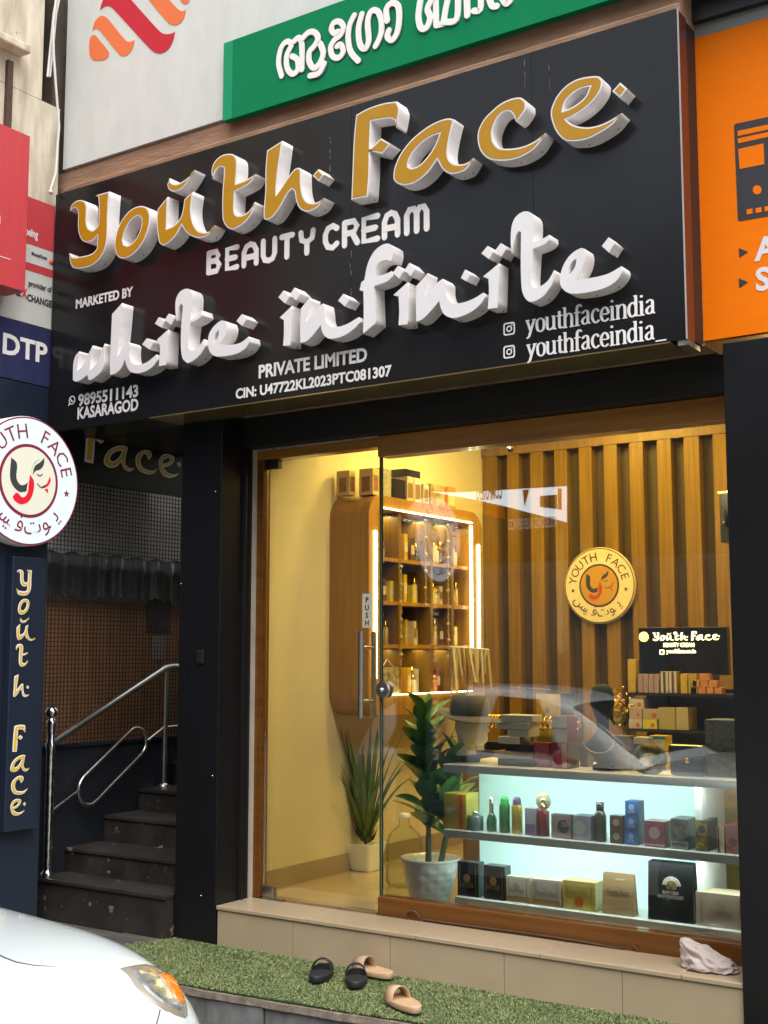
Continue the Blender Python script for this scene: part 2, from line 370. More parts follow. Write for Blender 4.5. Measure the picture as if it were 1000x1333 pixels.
# plinth step with tiles
box(-4.165, -1.575, -.27, .02, ZT-.03, ZF-.022).build('plinth', M_brown, shop)
seams = [PY(x, 1230, -.29).x for x in (281.5, 380, 507, 655, 808)]+[-1.575]
for a, b in zip(seams, seams[1:]): box(a+.0012, b-.0012, -.284, -.27, ZT-.03, ZF-.023).build('riser_tile', M_tile, shop, bevel=.001)
ts = [-4.17,-3.62,-3.02,-2.42,-1.82,-1.575]
for a, b in zip(ts, ts[1:]): box(a+.001, b-.001, -.292, -.035, ZF-.022, ZF-.002).build('step_tile', M_tile, shop, bevel=.004)
# black columns
XC0 = PY(226,1219,-.29).x
box(XC0, -4.175, -.29, .045, ZT-.03, 2.86).build('column', M_acp, shop, bevel=.004, label='black clad column between the stairs and the glass door')
box(-4.175, -4.155, -.12, -.112, ZT-.03, 2.62).build('conduit', M_black, shop)
box(XR, -.55, -.30, .3, ZT-.03, 2.86).build('column', M_acp, shop, bevel=.004, label='wide black clad column right of the display window')
sw = PY(262, 855, -.29); box(sw.x-.022, sw.x+.022, -.302, -.29, sw.z-.035, sw.z+.035).build('wall_switch', M_black, shop, bevel=.004)
for q in ((262,1166),(277,1010),(236,760),(281,640)):
    p = PY(q[0], q[1], -.29); MB().sphere((p.x,-.2915,p.z),.004,5).build('screw_head', M_chrome, shop)
# fascia above window
zt_w = PY(497,569,0).z; zb_w = PY(497,596,0).z; zb_d = PY(495,583,0).z
box(XC0, -.55, -.12, .05, zt_w+.002, 2.86).build('fascia', M_black, shop)
PXM = PY(497,1000,0).x     # door / window meeting line
box(-4.19, PXM, -.03, .05, zb_d, zt_w).build('door_header', M_woodh, shop, bevel=.002)
box(PXM, XR+.3, -.035, .055, zb_w, zt_w-.001).build('window_header', M_woodh, shop, bevel=.002)
box(-4.19, PXM, -.034, -.029, zt_w-.006, zt_w+.004).build('header_edging', mat('worn_white_edge', (.5,.46,.4), .8, var=.6, vscale=30), shop)
box(-4.175, -4.160, -.05, .0, ZF-.002, zt_w).build('jamb_edge', mat('bare_cream_wood', (.55,.48,.38), .7, var=.2), shop)
box(-4.160, -4.118, -.03, .03, ZF-.002, zb_d).build('door_jamb', M_wood, shop, bevel=.002)
zs0 = PY(500,1204,-.03).z; zs1 = PY(500,1166,-.03).z
box(PXM, XR+.3, -.035, .05, ZF-.002, PY(500,1166,0).z).build('window_sill', M_wood, shop, bevel=.003)
box(PXM, XR+.3, -.042, -.036, ZF-.001, ZF+.012).build('sill_beading', mat('dark_teak', (.10,.035,.006), .4), shop)
# panes
zdb = PY(330,1160,0).z
door = box(-4.112, PXM-.004, -.005, .005, ZF+.008, zb_d-.004).build('glass_door', [M_glassd], shop)
win = box(PXM+.004, XR+.29, -.004, .006, PY(500,1166,0).z, zb_w).build('window_pane', [M_glass], shop)
box(PXM+.0, PXM+.004, -.006, .007, PY(500,1166,0).z, zb_w).build('pane_edge', M_gedge, win)
box(PXM-.009, PXM-.005, -.0065, .0065, ZF+.008, zb_d-.004).build('door_edge', M_gedge, door)
# door fittings
p = PY(330,1162,0); box(-4.114, PY(358,1162,0).x, -.016, .016, ZF+.004, ZF+.055).build('patch_fitting', M_steel, door, bevel=.003)
p = PY(330,606,0); box(-4.114, PY(365,606,0).x, -.016, .016, PY(345,612,0).z, zb_d-.002).build('patch_fitting', M_steeld, door, bevel=.003)
box(-4.10, -3.97, -.028, -.001, ZF-.001, ZF+.004).build('threshold_plate', M_steel, shop)
for side, y in ((1,-.055),(-1,.055)):
    pa = PY(470,822,-.055); pb = PY(470,935,-.055)
    MB().tube([(pa.x, y, pa.z), (pa.x, y, pb.z)], .0135, 14).build('door_handle', M_steel, door)
for yy in (843, 913):
    z = PY(470,yy,-.05).z; MB().tube([(pa.x,-.055,z),(pa.x,.055,z)], .008, 10).build('handle_standoff', M_chrome, door)
lk = PY(499,898,-.02)
MB().lathe((lk.x, -.02, lk.z), [(.001,-.012),(.036,-.010),(.040,-.004),(.040,.03),(.034,.034)], 28, 'Y', smooth=False).build('door_lock', M_steel, door)
MB().lathe((lk.x, -.034, lk.z), [(.001,-.01),(.010,-.008),(.011,.004)], 16, 'Y').build('keyhole', M_chrome, door)
a = PY(472,773,-.006); b = PY(484,817,-.006)
stk = box(a.x, b.x, -.0075, -.0055, b.z, a.z).build('push_sticker', mat('sticker_paper', (.55,.52,.40), .5), door)
for k, ch in enumerate('PUSH'):
    text(ch, ((a.x+b.x)/2, -.0078, a.z-.043-k*(a.z-b.z-.016)/4), FRONT, .036, M_print_d, 'lettering', stk, bold=.03, depth=.0005, align='CENTER')
# iron hasp rod on the sill
def onsill(px, py): return PY(px, py, -.045)
rod = MB(); rod.tube([onsill(552,1197), onsill(600,1204), onsill(680,1214), onsill(760,1226), onsill(806,1235)], .004, 8)
for cx, cy, ph in ((537,1194,0),(820,1239,2.4)):
    c = onsill(cx, cy); rr = .036
    rod.tube([(c.x+rr*math.cos(ph+q*.5), -.046, c.z+.8*rr*math.sin(ph+q*.5)) for q in range(11)], .0045, 8)
tag(rod.build('hasp_rod', M_rust), 'thin rusty iron rod with looped ends lying along the teak window sill', 'rod')

# ---------------------------------------------------------------- interior
room = thing('shop_room', 'cream walled shop interior with slatted teak back wall seen through the glass', 'room', (-3, 1.2, ZF))
box(-4.25, .6, .0, 2.6, ZF-.06, ZF-.002).build('room_floor', M_brown, room)
for ix in range(7):
    for iy in range(5):
        box(-4.2+ix*.62+.001, -4.2+(ix+1)*.62-.001, -.0+iy*.6+.001, (iy+1)*.6-.001, ZF-.002, ZF+.001).build('floor_tile', M_marble, room)
YB = 2.46
box(-4.30, -4.2, .05, YB+.1, ZF, 3.35).build('side_wall', M_cream, room)
box(-4.2, -4.188, .05, 2.4, ZF+.001, ZF+.10).build('skirting', M_tile, room)
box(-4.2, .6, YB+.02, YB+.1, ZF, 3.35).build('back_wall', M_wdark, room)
box(.6, .7, .05, YB+.1, ZF, 3.35).build('side_wall', M_cream, room)
box(-4.3, .7, .05, YB+.1, 3.35, 3.4).build('ceiling', mat('ceiling_paint', (.75,.7,.55), .7), room)
px_slats = [(646.5,0),(660,675),(690.5,706.6),(722,738),(754,770),(786,803),(819,837),(856,874),(891,911),(928,955)]
edges = []
dx = (-.0)
zt_s = PY(790,585,YB).z
xa = [PY(q,590,YB-.05).x for q in (629,646.6,660.3,675,690.3,706.8,721.8,737.8,753.7,770.1,786,803.1,819.5,837.3,855.6,873.8,890.5,910.6,928.4)]
for a, b in zip(xa[0::2], xa[1::2]): box(a, b, YB-.055, YB+.02, ZF, zt_s+.02).build('slat', M_woodv, room, bevel=.002)
x = PY(928.4,590,YB-.05).x; st = .085
while x < .5: box(x, x+.09, YB-.055, YB+.02, ZF, zt_s+.02).build('slat', M_woodv, room, bevel=.002); x += .175
box(-4.2, .6, YB-.06, YB+.02, zt_s+.02, 3.35).build('pelmet', M_woodv, room)
# ceiling lamps of the shop; the door-side one is added to brighten the wall
def alight(name, loc, size, e, col, rot=(0,0,0)):
    l = bpy.data.lights.new(name, 'AREA'); l.shape = 'RECTANGLE'; l.size, l.size_y = size; l.energy = e*.95; l.color = col
    o = bpy.data.objects.new(name, l); C.objects.link(o); o.location = loc; o.rotation_euler = rot; return o
for x_, y_, e_ in ((-3.35,.40,105),(-3.5,1.35,26),(-2.6,.7,28),(-1.5,1.0,13),(-3.0,1.9,15),(-1.9,1.9,13)):
    f = MB().box(x_-.17,x_+.17,y_-.17,y_+.17,3.325,3.349).build('ceiling_light', mat('lamp_lens', (1,.9,.6), .5, emit=(1,.80,.38), estr=4), room)
    alight('ceiling_lamp', (x_, y_, 3.31), (.32,.32), e_*.62, (1,.82,.38) if y_<.5 else (1,.72,.15))
box(-3.35, -1.3, .085, .125, zt_w+.02, zt_w+.05).build('fill_bar', mat('lamp_lens'), room)  # made-up bar to carry the fill light
alight('window_fill', (-2.35, .105, zt_w+.015), (1.9, .03), 15, (1,.86,.58), (R(24),0,0))  # unseen fill light added to brighten the things on the top shelf
# lit wall cabinet
CX = -3.93; cab = thing('wall_cabinet', 'rounded teak wall cabinet with lit shelves on the cream side wall', 'cabinet', (-4.19, 1.3, 1.3))
cy0, cy1, cz0, cz1 = PX(480,800,CX).y, PX(628,720,CX).y, PX(480,934,CX).z, PX(500,645,CX).z
def rrect(y0,y1,z0,z1,r,n=7):
    o = []
    for cy,cz,a0 in ((y1-r,z1-r,0),(y0+r,z1-r,90),(y0+r,z0+r,180),(y1-r,z0+r,270)):
        for k in range(n+1): a = R(a0+90*k/n); o.append((cy+r*math.cos(a), cz+r*math.sin(a)))
    return o
iy0, iy1, iz0, iz1 = cy0+.12, PX(612,700,CX).y+.02, PX(515,905,CX).z, PX(560,676,CX).z+.012
outer = rrect(cy0,cy1,cz0,cz1,.13); inner = rrect(iy0,iy1,iz0,iz1,.012,7)
m = MB(); n = len(outer)
vs = [(CX,a,b) for a,b in outer]+[(CX,a,b) for a,b in inner]+[(-4.199,a,b) for a,b in outer]+[(-4.15,a,b) for a,b in inner]
fs = [(i,(i+1)%n,(i+1)%n+n,i+n) for i in range(n)]+[(i,(i+1)%n,(i+1)%n+2*n,i+2*n) for i in range(n)]+[(i+n,(i+1)%n+n,(i+1)%n+3*n,i+3*n) for i in range(n)]+[tuple(range(3*n,4*n))]
m.add(vs, fs); m.build('carcass', M_cab, cab, bevel=.003)
box(-4.1495, -4.1445, iy0+.002, iy1-.002, iz0+.002, iz1-.002).build('back_panel', mat('dark_back_laminate', (.11,.055,.014), .5, col2=(.07,.034,.008), vscale=4, stretch=(11,11,.4)), cab)
cols = [iy0, iy0+(iy1-iy0)*.22, iy0+(iy1-iy0)*.56, iy0+(iy1-iy0)*.80, iy1]
for c_ in cols[1:-1]: box(-4.15, CX-.02, c_-.014, c_+.014, iz0, iz1).build('divider', M_woodv, cab)
shz = [PX(600,738,CX).z, PX(600,790,CX).z, PX(600,842,CX).z]
for z in shz:
    for k in range(4): box(-4.15, CX-.02, cols[k]+.014, cols[k+1]-.014, z-.012, z+.010).build('shelf', M_cab, cab)
def ledbar(y0,z0,y1,z1,w=.010): return box(CX-.001, CX+.012, min(y0,y1)-w/2, max(y0,y1)+w/2, min(z0,z1)-w/2, max(z0,z1)+w/2).build('led_strip', M_led, cab)
ledbar(iy0+.02,iz1+.008,iy1-.012,iz1+.008,.007)
a = PX(612,686,CX); b = PX(617,848,CX); ledbar(a.y, a.z, a.y, b.z, .016)
a = PX(622,710,CX); b = PX(622,846,CX); ledbar(a.y, a.z, a.y, b.z, .010)
a = PX(488,692,CX); b = PX(490,882,CX); ledbar(a.y, a.z, a.y, b.z, .012)
ledbar(iy0+.02,iz0+.004,iy1-.03,iz0+.004,.006)
alight('cabinet_lamp', (-4.04, (iy0+iy1)/2, iz1-.02), (.08, iy1-iy0-.1), 2.2, (1,.8,.35))
alight('cabinet_lamp', (-4.04, (iy0+iy1)/2, shz[2]-.02), (.08, iy1-iy0-.1), 1.2, (1,.8,.35))

# ---------------------------------------------------------------- display case behind the window
case = thing('display_case', 'white three shelf display case with a pale turquoise backlit panel behind the window', 'display case', (-2.4, .3, ZF))
SY = .12; SX0 = PY(577,1040,SY).x
sz = [(PY(576.8,994.4,SY).z, PY(576.8,1003.5,SY).z), (PY(577,1079,SY).z, PY(577,1089.5,SY).z), (PY(594,1167,SY).z, PY(594,1176,SY).z)]
for (a, b), lab in zip(sz, ('top','mid','low')): box(SX0+(.06 if lab=='low' else 0), -1.2, SY, .62, b-(.004 if lab=='top' else 0), a).build('shelf', M_shelf, case, bevel=.003)
cxl = PY(624,1040,.42).x; cxr = PY(932,1040,.42).x
box(cxl, cxr, .42, .44, ZF+.01, sz[0][1]-.006).build('backlit_panel', M_back, case)
box(cxr+.001, cxr+.03, .16, .44, ZF+.01, sz[0][1]-.006).build('upright', M_shelf, case)
box(SX0+.04, cxl-.002, .56, .60, ZF+.01, sz[0][1]-.006).build('side_panel', M_cab, case)
alight('case_fill', (-2.35, .124, sz[0][1]-.006), (1.4, .012), 2.1, (.85,1,.95), (R(38),0,0))  # fill lights added under the shelves to brighten the stock fronts
alight('case_fill', (-2.35, .124, sz[1][1]-.006), (1.4, .012), 2.1, (.85,1,.95), (R(38),0,0))
ZS = [s[0]+.0005 for s in sz]

def colmat(name, c, rough=.4, **k): return mat(name, c, rough, **k)
def pbox(px0, px1, pt, z, y, name, label, cat, colr, side=None, px2=None, pyb=None, print_=None, band=None, disc=None, rot=0, group=None, depth=None, lid=None, stripe=None, hgt=None):
    """a product box: front-left and front-right columns, pixel row of its top; side panel reaches px2"""
    pm = 1040
    x0 = PY(px0, pm, y).x; x1 = PY(px1, pm, y).x
    zt = z + max(.01, PY((px0+px1)/2, pt, y).z - z)
    if hgt: zt = z+hgt
    if depth is None:
        depth = .05
        if px2:
            for k in range(200):
                d = .004*k
                v = Vector((x1, y+d, 0))-Vector((CAM[0],CAM[1],0)); 
                if 500+FPX*(v.dot(_R))/(v.x*_D.x+v.y*_D.y) >= px2: break
            depth = max(.015, min(.16, d))
    t = thing(name, label, cat, ((x0+x1)/2, y, z), group)
    b = box(x0, x1, y, y+depth, z, zt).build('carton', [side or colr], t, bevel=.0015)
    f = box(x0+.001, x1-.001, y-.0012, y-.0002, z+.001, zt-.001).build('front_panel', [colr], t)
    h = zt-z; w = x1-x0; cx = (x0+x1)/2
    if band: box(x0+.0012, x1-.0012, y-.0022, y-.0013, z+h*band[0], z+h*band[1]).build('printed_band', band[2], t)
    if stripe: box(x0+w*stripe[0], x0+w*stripe[1], y-.0024, y-.0013, z+.002, zt-.002).build('printed_stripe', stripe[2], t)
    if w>.09 and not stripe:
        for q_ in (.12,.88): box(x0+w*q_-.0012, x0+w*q_+.0012, y-.0021, y-.0013, z+h*.08, z+h*.92).build('printed_line', c_goldp, t)
    if disc: MB().lathe((x0+w*disc[0], y-.0025, z+h*disc[1]), [(.0001,0),(w*disc[2],0),(w*disc[2],.001)], 20, 'Y', smooth=False).build('printed_emblem', disc[3], t)
    if print_:
        for (s, fx, fz, fw, mm) in print_:
            text(s, (x0+w*(fx-fw/2), y-.003, z+h*fz), FRONT, min(.03, w*.3), mm, 'lettering', t, width=w*fw, depth=.0002, bold=.01)
    return t
c_yel = mat('yellow_card', (.62,.42,.03), .35, col2=(.50,.28,.02), vscale=18); c_yel2 = mat('lemon_card', (.68,.56,.06), .35); c_pap = mat('papaya_print', (.62,.12,.02), .4)
c_blk = mat('black_card', (.012,.012,.014), .25, coat=.5); c_goldp = mat('gold_print', (.35,.22,.08), .35, metal=.4); c_wht = mat('white_card', (.62,.58,.50), .4, var=.05); c_pnk = mat('pale_pink_card', (.60,.50,.47), .4, var=.25, vscale=90)
c_kraft = mat('kraft_paper', (.42,.28,.13), .6, col2=(.33,.20,.085), vscale=8, stretch=(1,1,6)); c_beige = mat('beige_card', (.46,.36,.27), .5, var=.12, vscale=12); c_lav = mat('lavender_card', (.40,.34,.46), .4, var=.3, vscale=30); c_dark = mat('charcoal_card', (.045,.055,.06), .35)
c_mag = mat('magenta_card', (.42,.05,.12), .25, var=.3, vscale=14, coat=.6); c_blue = mat('blue_card', (.02,.16,.52), .35); c_brn = mat('brown_card', (.11,.055,.045), .4); c_red = mat('deep_red_card', (.20,.01,.02), .3, coat=.4)
c_pink2 = mat('dusty_pink_card', (.46,.27,.32), .4); c_gry = mat('grey_print_card', (.20,.24,.24), .4, col2=(.05,.06,.06), vscale=40); c_gpat = mat('gold_floral_card', (.52,.36,.08), .4, col2=(.08,.07,.05), vscale=28); c_cream = mat('cream_card', (.60,.50,.34), .45); c_ora = mat('orange_card', (.62,.24,.05), .4); c_tl = mat('teal_card',(.03,.22,.26),.4)
z1 = ZS[1]; z2 = ZS[2]; z0 = ZS[0]; yf = .15
pbox(578,607,1033,z1,yf,'soap_box','golden yellow box printed with papaya, leftmost on the middle shelf','box',c_yel,c_yel2,px2=621,disc=(.22,.5,.13,c_wht),stripe=(.68,.86,c_pap),print_=[('Youth Face',.42,.5,.3,c_wht)])
pbox(683,697,1052,z1,yf,'perfume_box','slim white box with purple flowers beside the gold spray can','box',mat('lilac_white_card',(.55,.50,.56),.4),c_lav,px2=700,band=(.03,.42,mat('purple_print',(.22,.13,.28),.5)))
pbox(717,743,1060,z1,yf,'soap_box','pink box with a dark oval and gold crescent right of the red perfume','box',c_pink2,c_dark,px2=744,disc=(.62,.5,.30,c_dark),print_=[('YOUTH',.72,.5,.4,c_wht)])
pbox(745,769,1062,z1,yf,'soap_box','grey and lilac box with a pale circle left of the dark bottle','box',c_lav,mat('slate_card',(.10,.11,.18),.4),px2=775,disc=(.36,.5,.33,mat('mint_print',(.45,.52,.48),.5)))
for k,(ta,tb) in enumerate(((1100,1082),(1081,1064))):
    pbox(793,810,tb,z1+(0 if k==0 else .0595),yf,'attar_box',('lower','upper')[k]+' brown box with silver print between the dark bottle and the blue boxes','box',c_brn,c_blk,px2=812,hgt=.059,disc=(.5,.5,.25,c_beige))
zz = z1
for k,lab in enumerate(('lowest','middle','topmost')):
    pbox(812+k*.7,829+k*.7,(1085,1067,1048)[k],zz,yf,'attar_box',lab+' bright blue box of the stack of three on the middle shelf','box',c_blue,mat('navy_card',(.015,.03,.09),.4),px2=834,hgt=.061,disc=(.5,.6,.22,mat('sky_print',(.3,.5,.75),.5)),print_=[('LOVE',.5,.18,.5,c_wht)])
    zz += .0615
pbox(838,865,1069,z1,yf,'soap_box','pink foil wrapped box with a pale round emblem on the middle shelf','box',mat('pink_foil',(.46,.10,.20),.22,var=.35,vscale=25,coat=.6),c_red,px2=869,disc=(.48,.55,.27,mat('blush_print',(.62,.42,.46),.5)),band=(.06,.10,c_wht))
pbox(872,895,1066,z1,yf,'perfume_box','grey box printed with a city scene right of the pink foil box','box',c_gry,c_dark,px2=902,band=(.02,.26,mat('pale_grey_print',(.42,.44,.43),.5)),print_=[('MAN IN BLACK',.5,.1,.85,M_print_d)])
pbox(904,920,1068,z1,yf,'perfume_box','yellow and black floral box near the right end of the middle shelf','box',c_gpat,c_dark,px2=928,disc=(.55,.72,.3,c_dark),print_=[('Fe',.5,.2,.4,c_yel2)])
pbox(932,942,1075,z1,yf,'perfume_box','slim cream box with red columns near the right end of the middle shelf','box',c_cream,c_red,px2=944,stripe=(.1,.3,c_red))
pbox(943,962,1074,z1,yf,'perfume_box','pink box showing a red bottle at the right end of the middle shelf','box',mat('rose_card',(.40,.14,.13),.4),c_red,px2=966,disc=(.5,.4,.3,c_red))
pbox(595,622,1122,z2,yf,'gift_box','black box with a gold ring emblem right beside the white plant pot','box',c_blk,c_dark,px2=628,disc=(.45,.52,.17,c_goldp),print_=[('BEAUTY CREAM',.45,.26,.6,c_goldp)])
pbox(629,656,1127,z2,yf,'gift_box','second black box with gold emblem, left of the white boxes','box',mat('black_card_matt',(.016,.016,.018),.4),c_dark,px2=662,disc=(.45,.55,.17,c_goldp),print_=[('BEAUTY CREAM',.45,.3,.6,c_goldp)])
pbox(658,688,1141,z2,yf,'soap_box','white box with a gold label right of the black boxes on the bottom shelf','box',c_wht,c_cream,px2=690,band=(.03,.24,c_goldp),disc=(.42,.62,.12,c_beige),print_=[('Youth Face',.45,.38,.6,c_goldp)])
pbox(691,728,1145,z2,yf,'soap_box','pink speckled white box with a gold label on the bottom shelf','box',c_pnk,c_cream,px2=731,band=(.03,.24,c_goldp),print_=[('Youth Face',.5,.4,.7,c_goldp)])
pbox(731,773,1147,z2,yf,'soap_box','pale yellow box with a papaya picture on the bottom shelf','box',mat('straw_card',(.55,.42,.10),.35,var=.12),mat('straw_card_side',(.50,.34,.06),.3,coat=.5),px2=780,disc=(.5,.28,.14,c_pap),print_=[('Papaya Soap',.45,.55,.6,c_goldp)])
pbox(902,966,1163,z2,yf,'carton_box','large beige carton with a faint emblem at the right end of the bottom shelf','box',c_beige,c_cream,depth=.12,disc=(.5,.62,.10,mat('faint_print',(.38,.30,.22),.6)),print_=[('Youth Face',.5,.36,.45,c_goldp)])
# paper bags
def bag(px0,px1,pt,name,label,m_,m2,dep,handles=True):
    x0=PY(px0,1040,yf).x; x1=PY(px1,1040,yf).x; zt=PY((px0+px1)/2,pt,yf).z; t=thing(name,label,'paper bag',((x0+x1)/2,yf,z2))
    w=x1-x0
    b=MB(); v=[(x0,yf,z2),(x1,yf,z2),(x1,yf+dep,z2),(x0,yf+dep,z2),(x0+.002,yf+.012,zt),(x1-.002,yf+.012,zt),(x1-.006,yf+dep-.012,zt+.004),(x0+.004,yf+dep-.012,zt+.004),(x1-.004,yf+dep*.5,z2+.02),(x1-.014,yf+dep*.5,zt)]
    b.add(v,[(0,1,5,4),(2,3,7,6),(3,0,4,7),(1,8,9,5),(8,2,6,9),(1,2,8),(0,3,2,1)]); b.build('bag_body',m_,t)
    return t,x0,x1,zt
t,x0,x1,zt=bag(781,822,1139,'kraft_bag','small brown wood-print paper bag standing on the bottom shelf',c_kraft,c_kraft,.05)
box(x0+.06*1,x0+.105,yf-.001+.011,yf+.0125,zt-.022,zt-.016).build('handle_slot',c_cream,t)
text('Youth Face',(x0+.02,yf+.0035,z2+.085),FRONT,.03,M_print_d,'lettering',t,width=.105,depth=.0003)
t,x0,x1,zt=bag(840,899,1124,'black_bag','tall glossy black paper bag with a round white emblem on the bottom shelf',c_blk,c_blk,.07)
def logo_disc(center, ax, r, parent, mats, depth=.0008, ring=True, scale_txt=1.0):
    """the round emblem: outer ring lettering, inner circle, letter mark with a woman's profile"""
    Mx = frame(Vector(center), *ax); mw, mc, mr, mk, mred = mats
    n = 56; circ = lambda q: [(q*math.cos(2*math.pi*i/n), q*math.sin(2*math.pi*i/n)) for i in range(n)]
    e = Matrix.Translation((0,0,depth*1)); 
    shape([circ(r)], depth*.5, 'emblem_ring', mr, Mx, parent)
    shape([circ(r*.975)], depth*.5, 'emblem_face', mw, Mx@e, parent)
    shape([circ(r*.575)], depth*.5, 'emblem_circle', mr, Mx@Matrix.Translation((0,0,depth*2)), parent)
    shape([circ(r*.525)], depth*.5, 'emblem_centre', mc, Mx@Matrix.Translation((0,0,depth*3)), parent)
    T = Mx@Matrix.Translation((0,0,depth*4.0)); T1 = Mx@Matrix.Translation((0,0,depth*2.0))
    def ringtext(s, a0, a1, size, rad, flip=False, bold=.0):
        for i, ch in enumerate(s):
            if ch == ' ': continue
            a = R(a0+(a1-a0)*i/(len(s)-1)); cu = bpy.data.curves.new('t','FONT'); cu.body = ch; cu.size = size; cu.align_x = 'CENTER'; cu.extrude = depth*.3; cu.resolution_u = 2; cu.offset = bold*size
            me = to_mesh(cu,'lettering',mr)
            K = Matrix.Translation((rad*math.cos(a), rad*math.sin(a), 0)) @ Matrix.Rotation(a+(math.pi/2 if flip else -math.pi/2), 4, 'Z')
            me.transform(T1@K); link('lettering', me, parent)
    ringtext('YOUTH FACE', 169, 17, r*.33, r*.66)
    ringtext('\ufed3\ufef4\ufeb2'[::-1], 222, 258, r*.36, r*.82, True, .0)
    ringtext('\ufe95\ufeee\ufef3', 278, 318, r*.36, r*.82, True, .0)
    for a in (-9, 189):
        a = R(a); c_ = (r*.77*math.cos(a), r*.77*math.sin(a)); q = r*.065
        shape([[(c_[0]+(q if k%2==0 else q*.42)*math.sin(math.pi*k/5), c_[1]+(q if k%2==0 else q*.42)*math.cos(math.pi*k/5)) for k in range(10)]], depth*.3, 'star', mr, T1, parent)
    s = r
    y1 = smooth_poly([(-.36*s,.32*s),(-.25*s,.24*s),(-.25*s,.02*s),(-.17*s,-.08*s),(-.07*s,-.06*s),(-.03*s,-.02*s),(-.05*s,-.17*s),(-.18*s,-.19*s),(-.31*s,-.11*s),(-.37*s,.02*s)], 70)
    shape([y1], depth*.3, 'letter_mark', mk, T, parent)
    y2 = smooth_poly([(.01*s,.10*s),(.09*s,.0*s),(.08*s,-.18*s),(.0*s,-.32*s),(-.14*s,-.38*s),(-.26*s,-.34*s),(-.31*s,-.28*s),(-.23*s,-.21*s),(-.12*s,-.27*s),(-.03*s,-.20*s),(-.01*s,-.05*s)], 70)
    shape([y2], depth*.3, 'letter_mark', mred, T, parent)
    hr = smooth_poly([(.06*s,.10*s),(.10*s,.24*s),(.22*s,.33*s),(.28*s,.40*s),(.27*s,.28*s),(.20*s,.20*s),(.12*s,.17*s)], 70)
    shape([hr], depth*.3, 'hair_mark', mk, T, parent)
    shape([smooth_poly([(.03*s,.12*s),(.07*s,.26*s),(.2*s,.37*s),(.08*s,.28*s)],90)], depth*.3, 'hair_mark', mk, T, parent)
    shape([smooth_poly([(.40*s,.12*s),(.42*s,.04*s),(.34*s,-.06*s),(.24*s,-.06*s),(.35*s,-.0*s)],60)], depth*.3, 'lip_mark', mred, T, parent)
    shape([[(.30*s,-.10*s),(.37*s,-.08*s),(.38*s,-.16*s)]], depth*.3, 'lip_mark', mred, T, parent)
    strokes([[(.15*s,.12*s),(.20*s,.10*s),(.25*s,.13*s)],[(.16*s,-.03*s),(.24*s,-.08*s),(.33*s,-.05*s)]], .018*s, 'face_line', mk, T, parent, t=depth*.3)
logo_disc(((x0+x1)/2+.005, yf+.008, z2+(zt-z2)*.60), FRONT, .042, t, (c_wht, c_goldp, M_print_d, M_print_d, M_print_d), depth=.0004)
for k,(s_,w_) in enumerate((('BEAUTY CREAM',.07),('INNOVATIVE SKIN FACE & BODY',.115),('youthface.co.in',.08))):
    text(s_,((x0+x1)/2-w_/2,yf+.0045,z2+.11-k*.017),FRONT,.02,c_wht,'lettering',t,width=w_,depth=.0002)
# bottles
def bottle(px, pt, z, name, label, prof, mats, cat='bottle', y=None, n=20, group=None, sx=1, sy=1):
    y = y if y else yf+.03; X = PY(px,1040,y).x; h = PY(px,pt,y).z - z
    t = thing(name, label, cat, (X,y,z), group)
    for nm, m_, pr in prof:
        MB().lathe((X,y,z+.0002), [(r, q*h) for r, q in pr], n, sx=sx, sy=sy).build(nm, m_, t)
    return t
c_gs = mat('green_can',(.02,.20,.05),.25,coat=.5,var=.3,vscale=30); c_gc = mat('green_cap',(.02,.42,.10),.3); c_gold = mat('gold_can',(.55,.38,.08),.25,metal=.5); c_pc = mat('purple_cap',(.10,.05,.16),.35); c_gb=mat('green_liquid',(.02,.16,.06),.1,coat=1)
can=[('can',0,[(.024,0),(.026,.03),(.026,.74),(.021,.80)]),('cap',1,[(.021,.80),(.020,.84),(.019,.93),(.013,1),(.001,1.0)])]
bottle(657,1037,z1,'spray_can','green spray can with a bright green cap on the middle shelf',[(a,(c_gs,c_gc)[b],c) for a,b,c in can],0,'spray can')
bottle(673,1038,z1,'spray_can','gold spray can with a purple cap on the middle shelf',[(a,(c_gold,c_pc)[b],c) for a,b,c in can],0,'spray can')
bottle(640,1037,z1,'cologne_bottle','square green cologne bottle with a silver cap on the middle shelf',[('flask',c_gb,[(.024,0),(.025,.05),(.025,.34),(.017,.48),(.011,.52)]),('cap',M_chrome,[(.011,.52),(.012,.56),(.012,.98),(.002,1)])],0,n=8)
bottle(781,1044,z1,'lotion_bottle','tall dark bottle with a black cap in the middle of the shelf',[('flask',mat('smoke_bottle',(.03,.03,.035),.2,coat=.5),[(.027,0),(.028,.04),(.028,.64),(.02,.76),(.016,.78)]),('cap',c_blk,[(.016,.78),(.018,.79),(.018,.99),(.002,1)])],0)
t=bottle(707,1055,z1,'perfume_bottle','red perfume bottle with a round lace fan stopper',[('flask',c_red,[(.03,0),(.031,.04),(.031,.94),(.028,1)]),('collar',M_jewel,[(.013,1),(.014,1.02),(.014,1.25),(.003,1.3)])],0,'perfume bottle',n=4)
fx=PY(707.5,1043,yf+.03); MB().lathe((fx.x,yf+.027,fx.z),[(.001,0),(.036,0),(.038,.003),(.036,.006),(.001,.006)],32,'Y',f=lambda a,h:1+.05*math.cos(16*a)).build('fan_stopper',mat('lace_ivory',(.62,.54,.36),.5,col2=(.25,.2,.12),vscale=90),t)
MB().lathe((fx.x,yf+.024,fx.z),[(.001,0),(.012,.001),(.013,.003)],16,'Y').build('fan_stone',M_chrome,t)
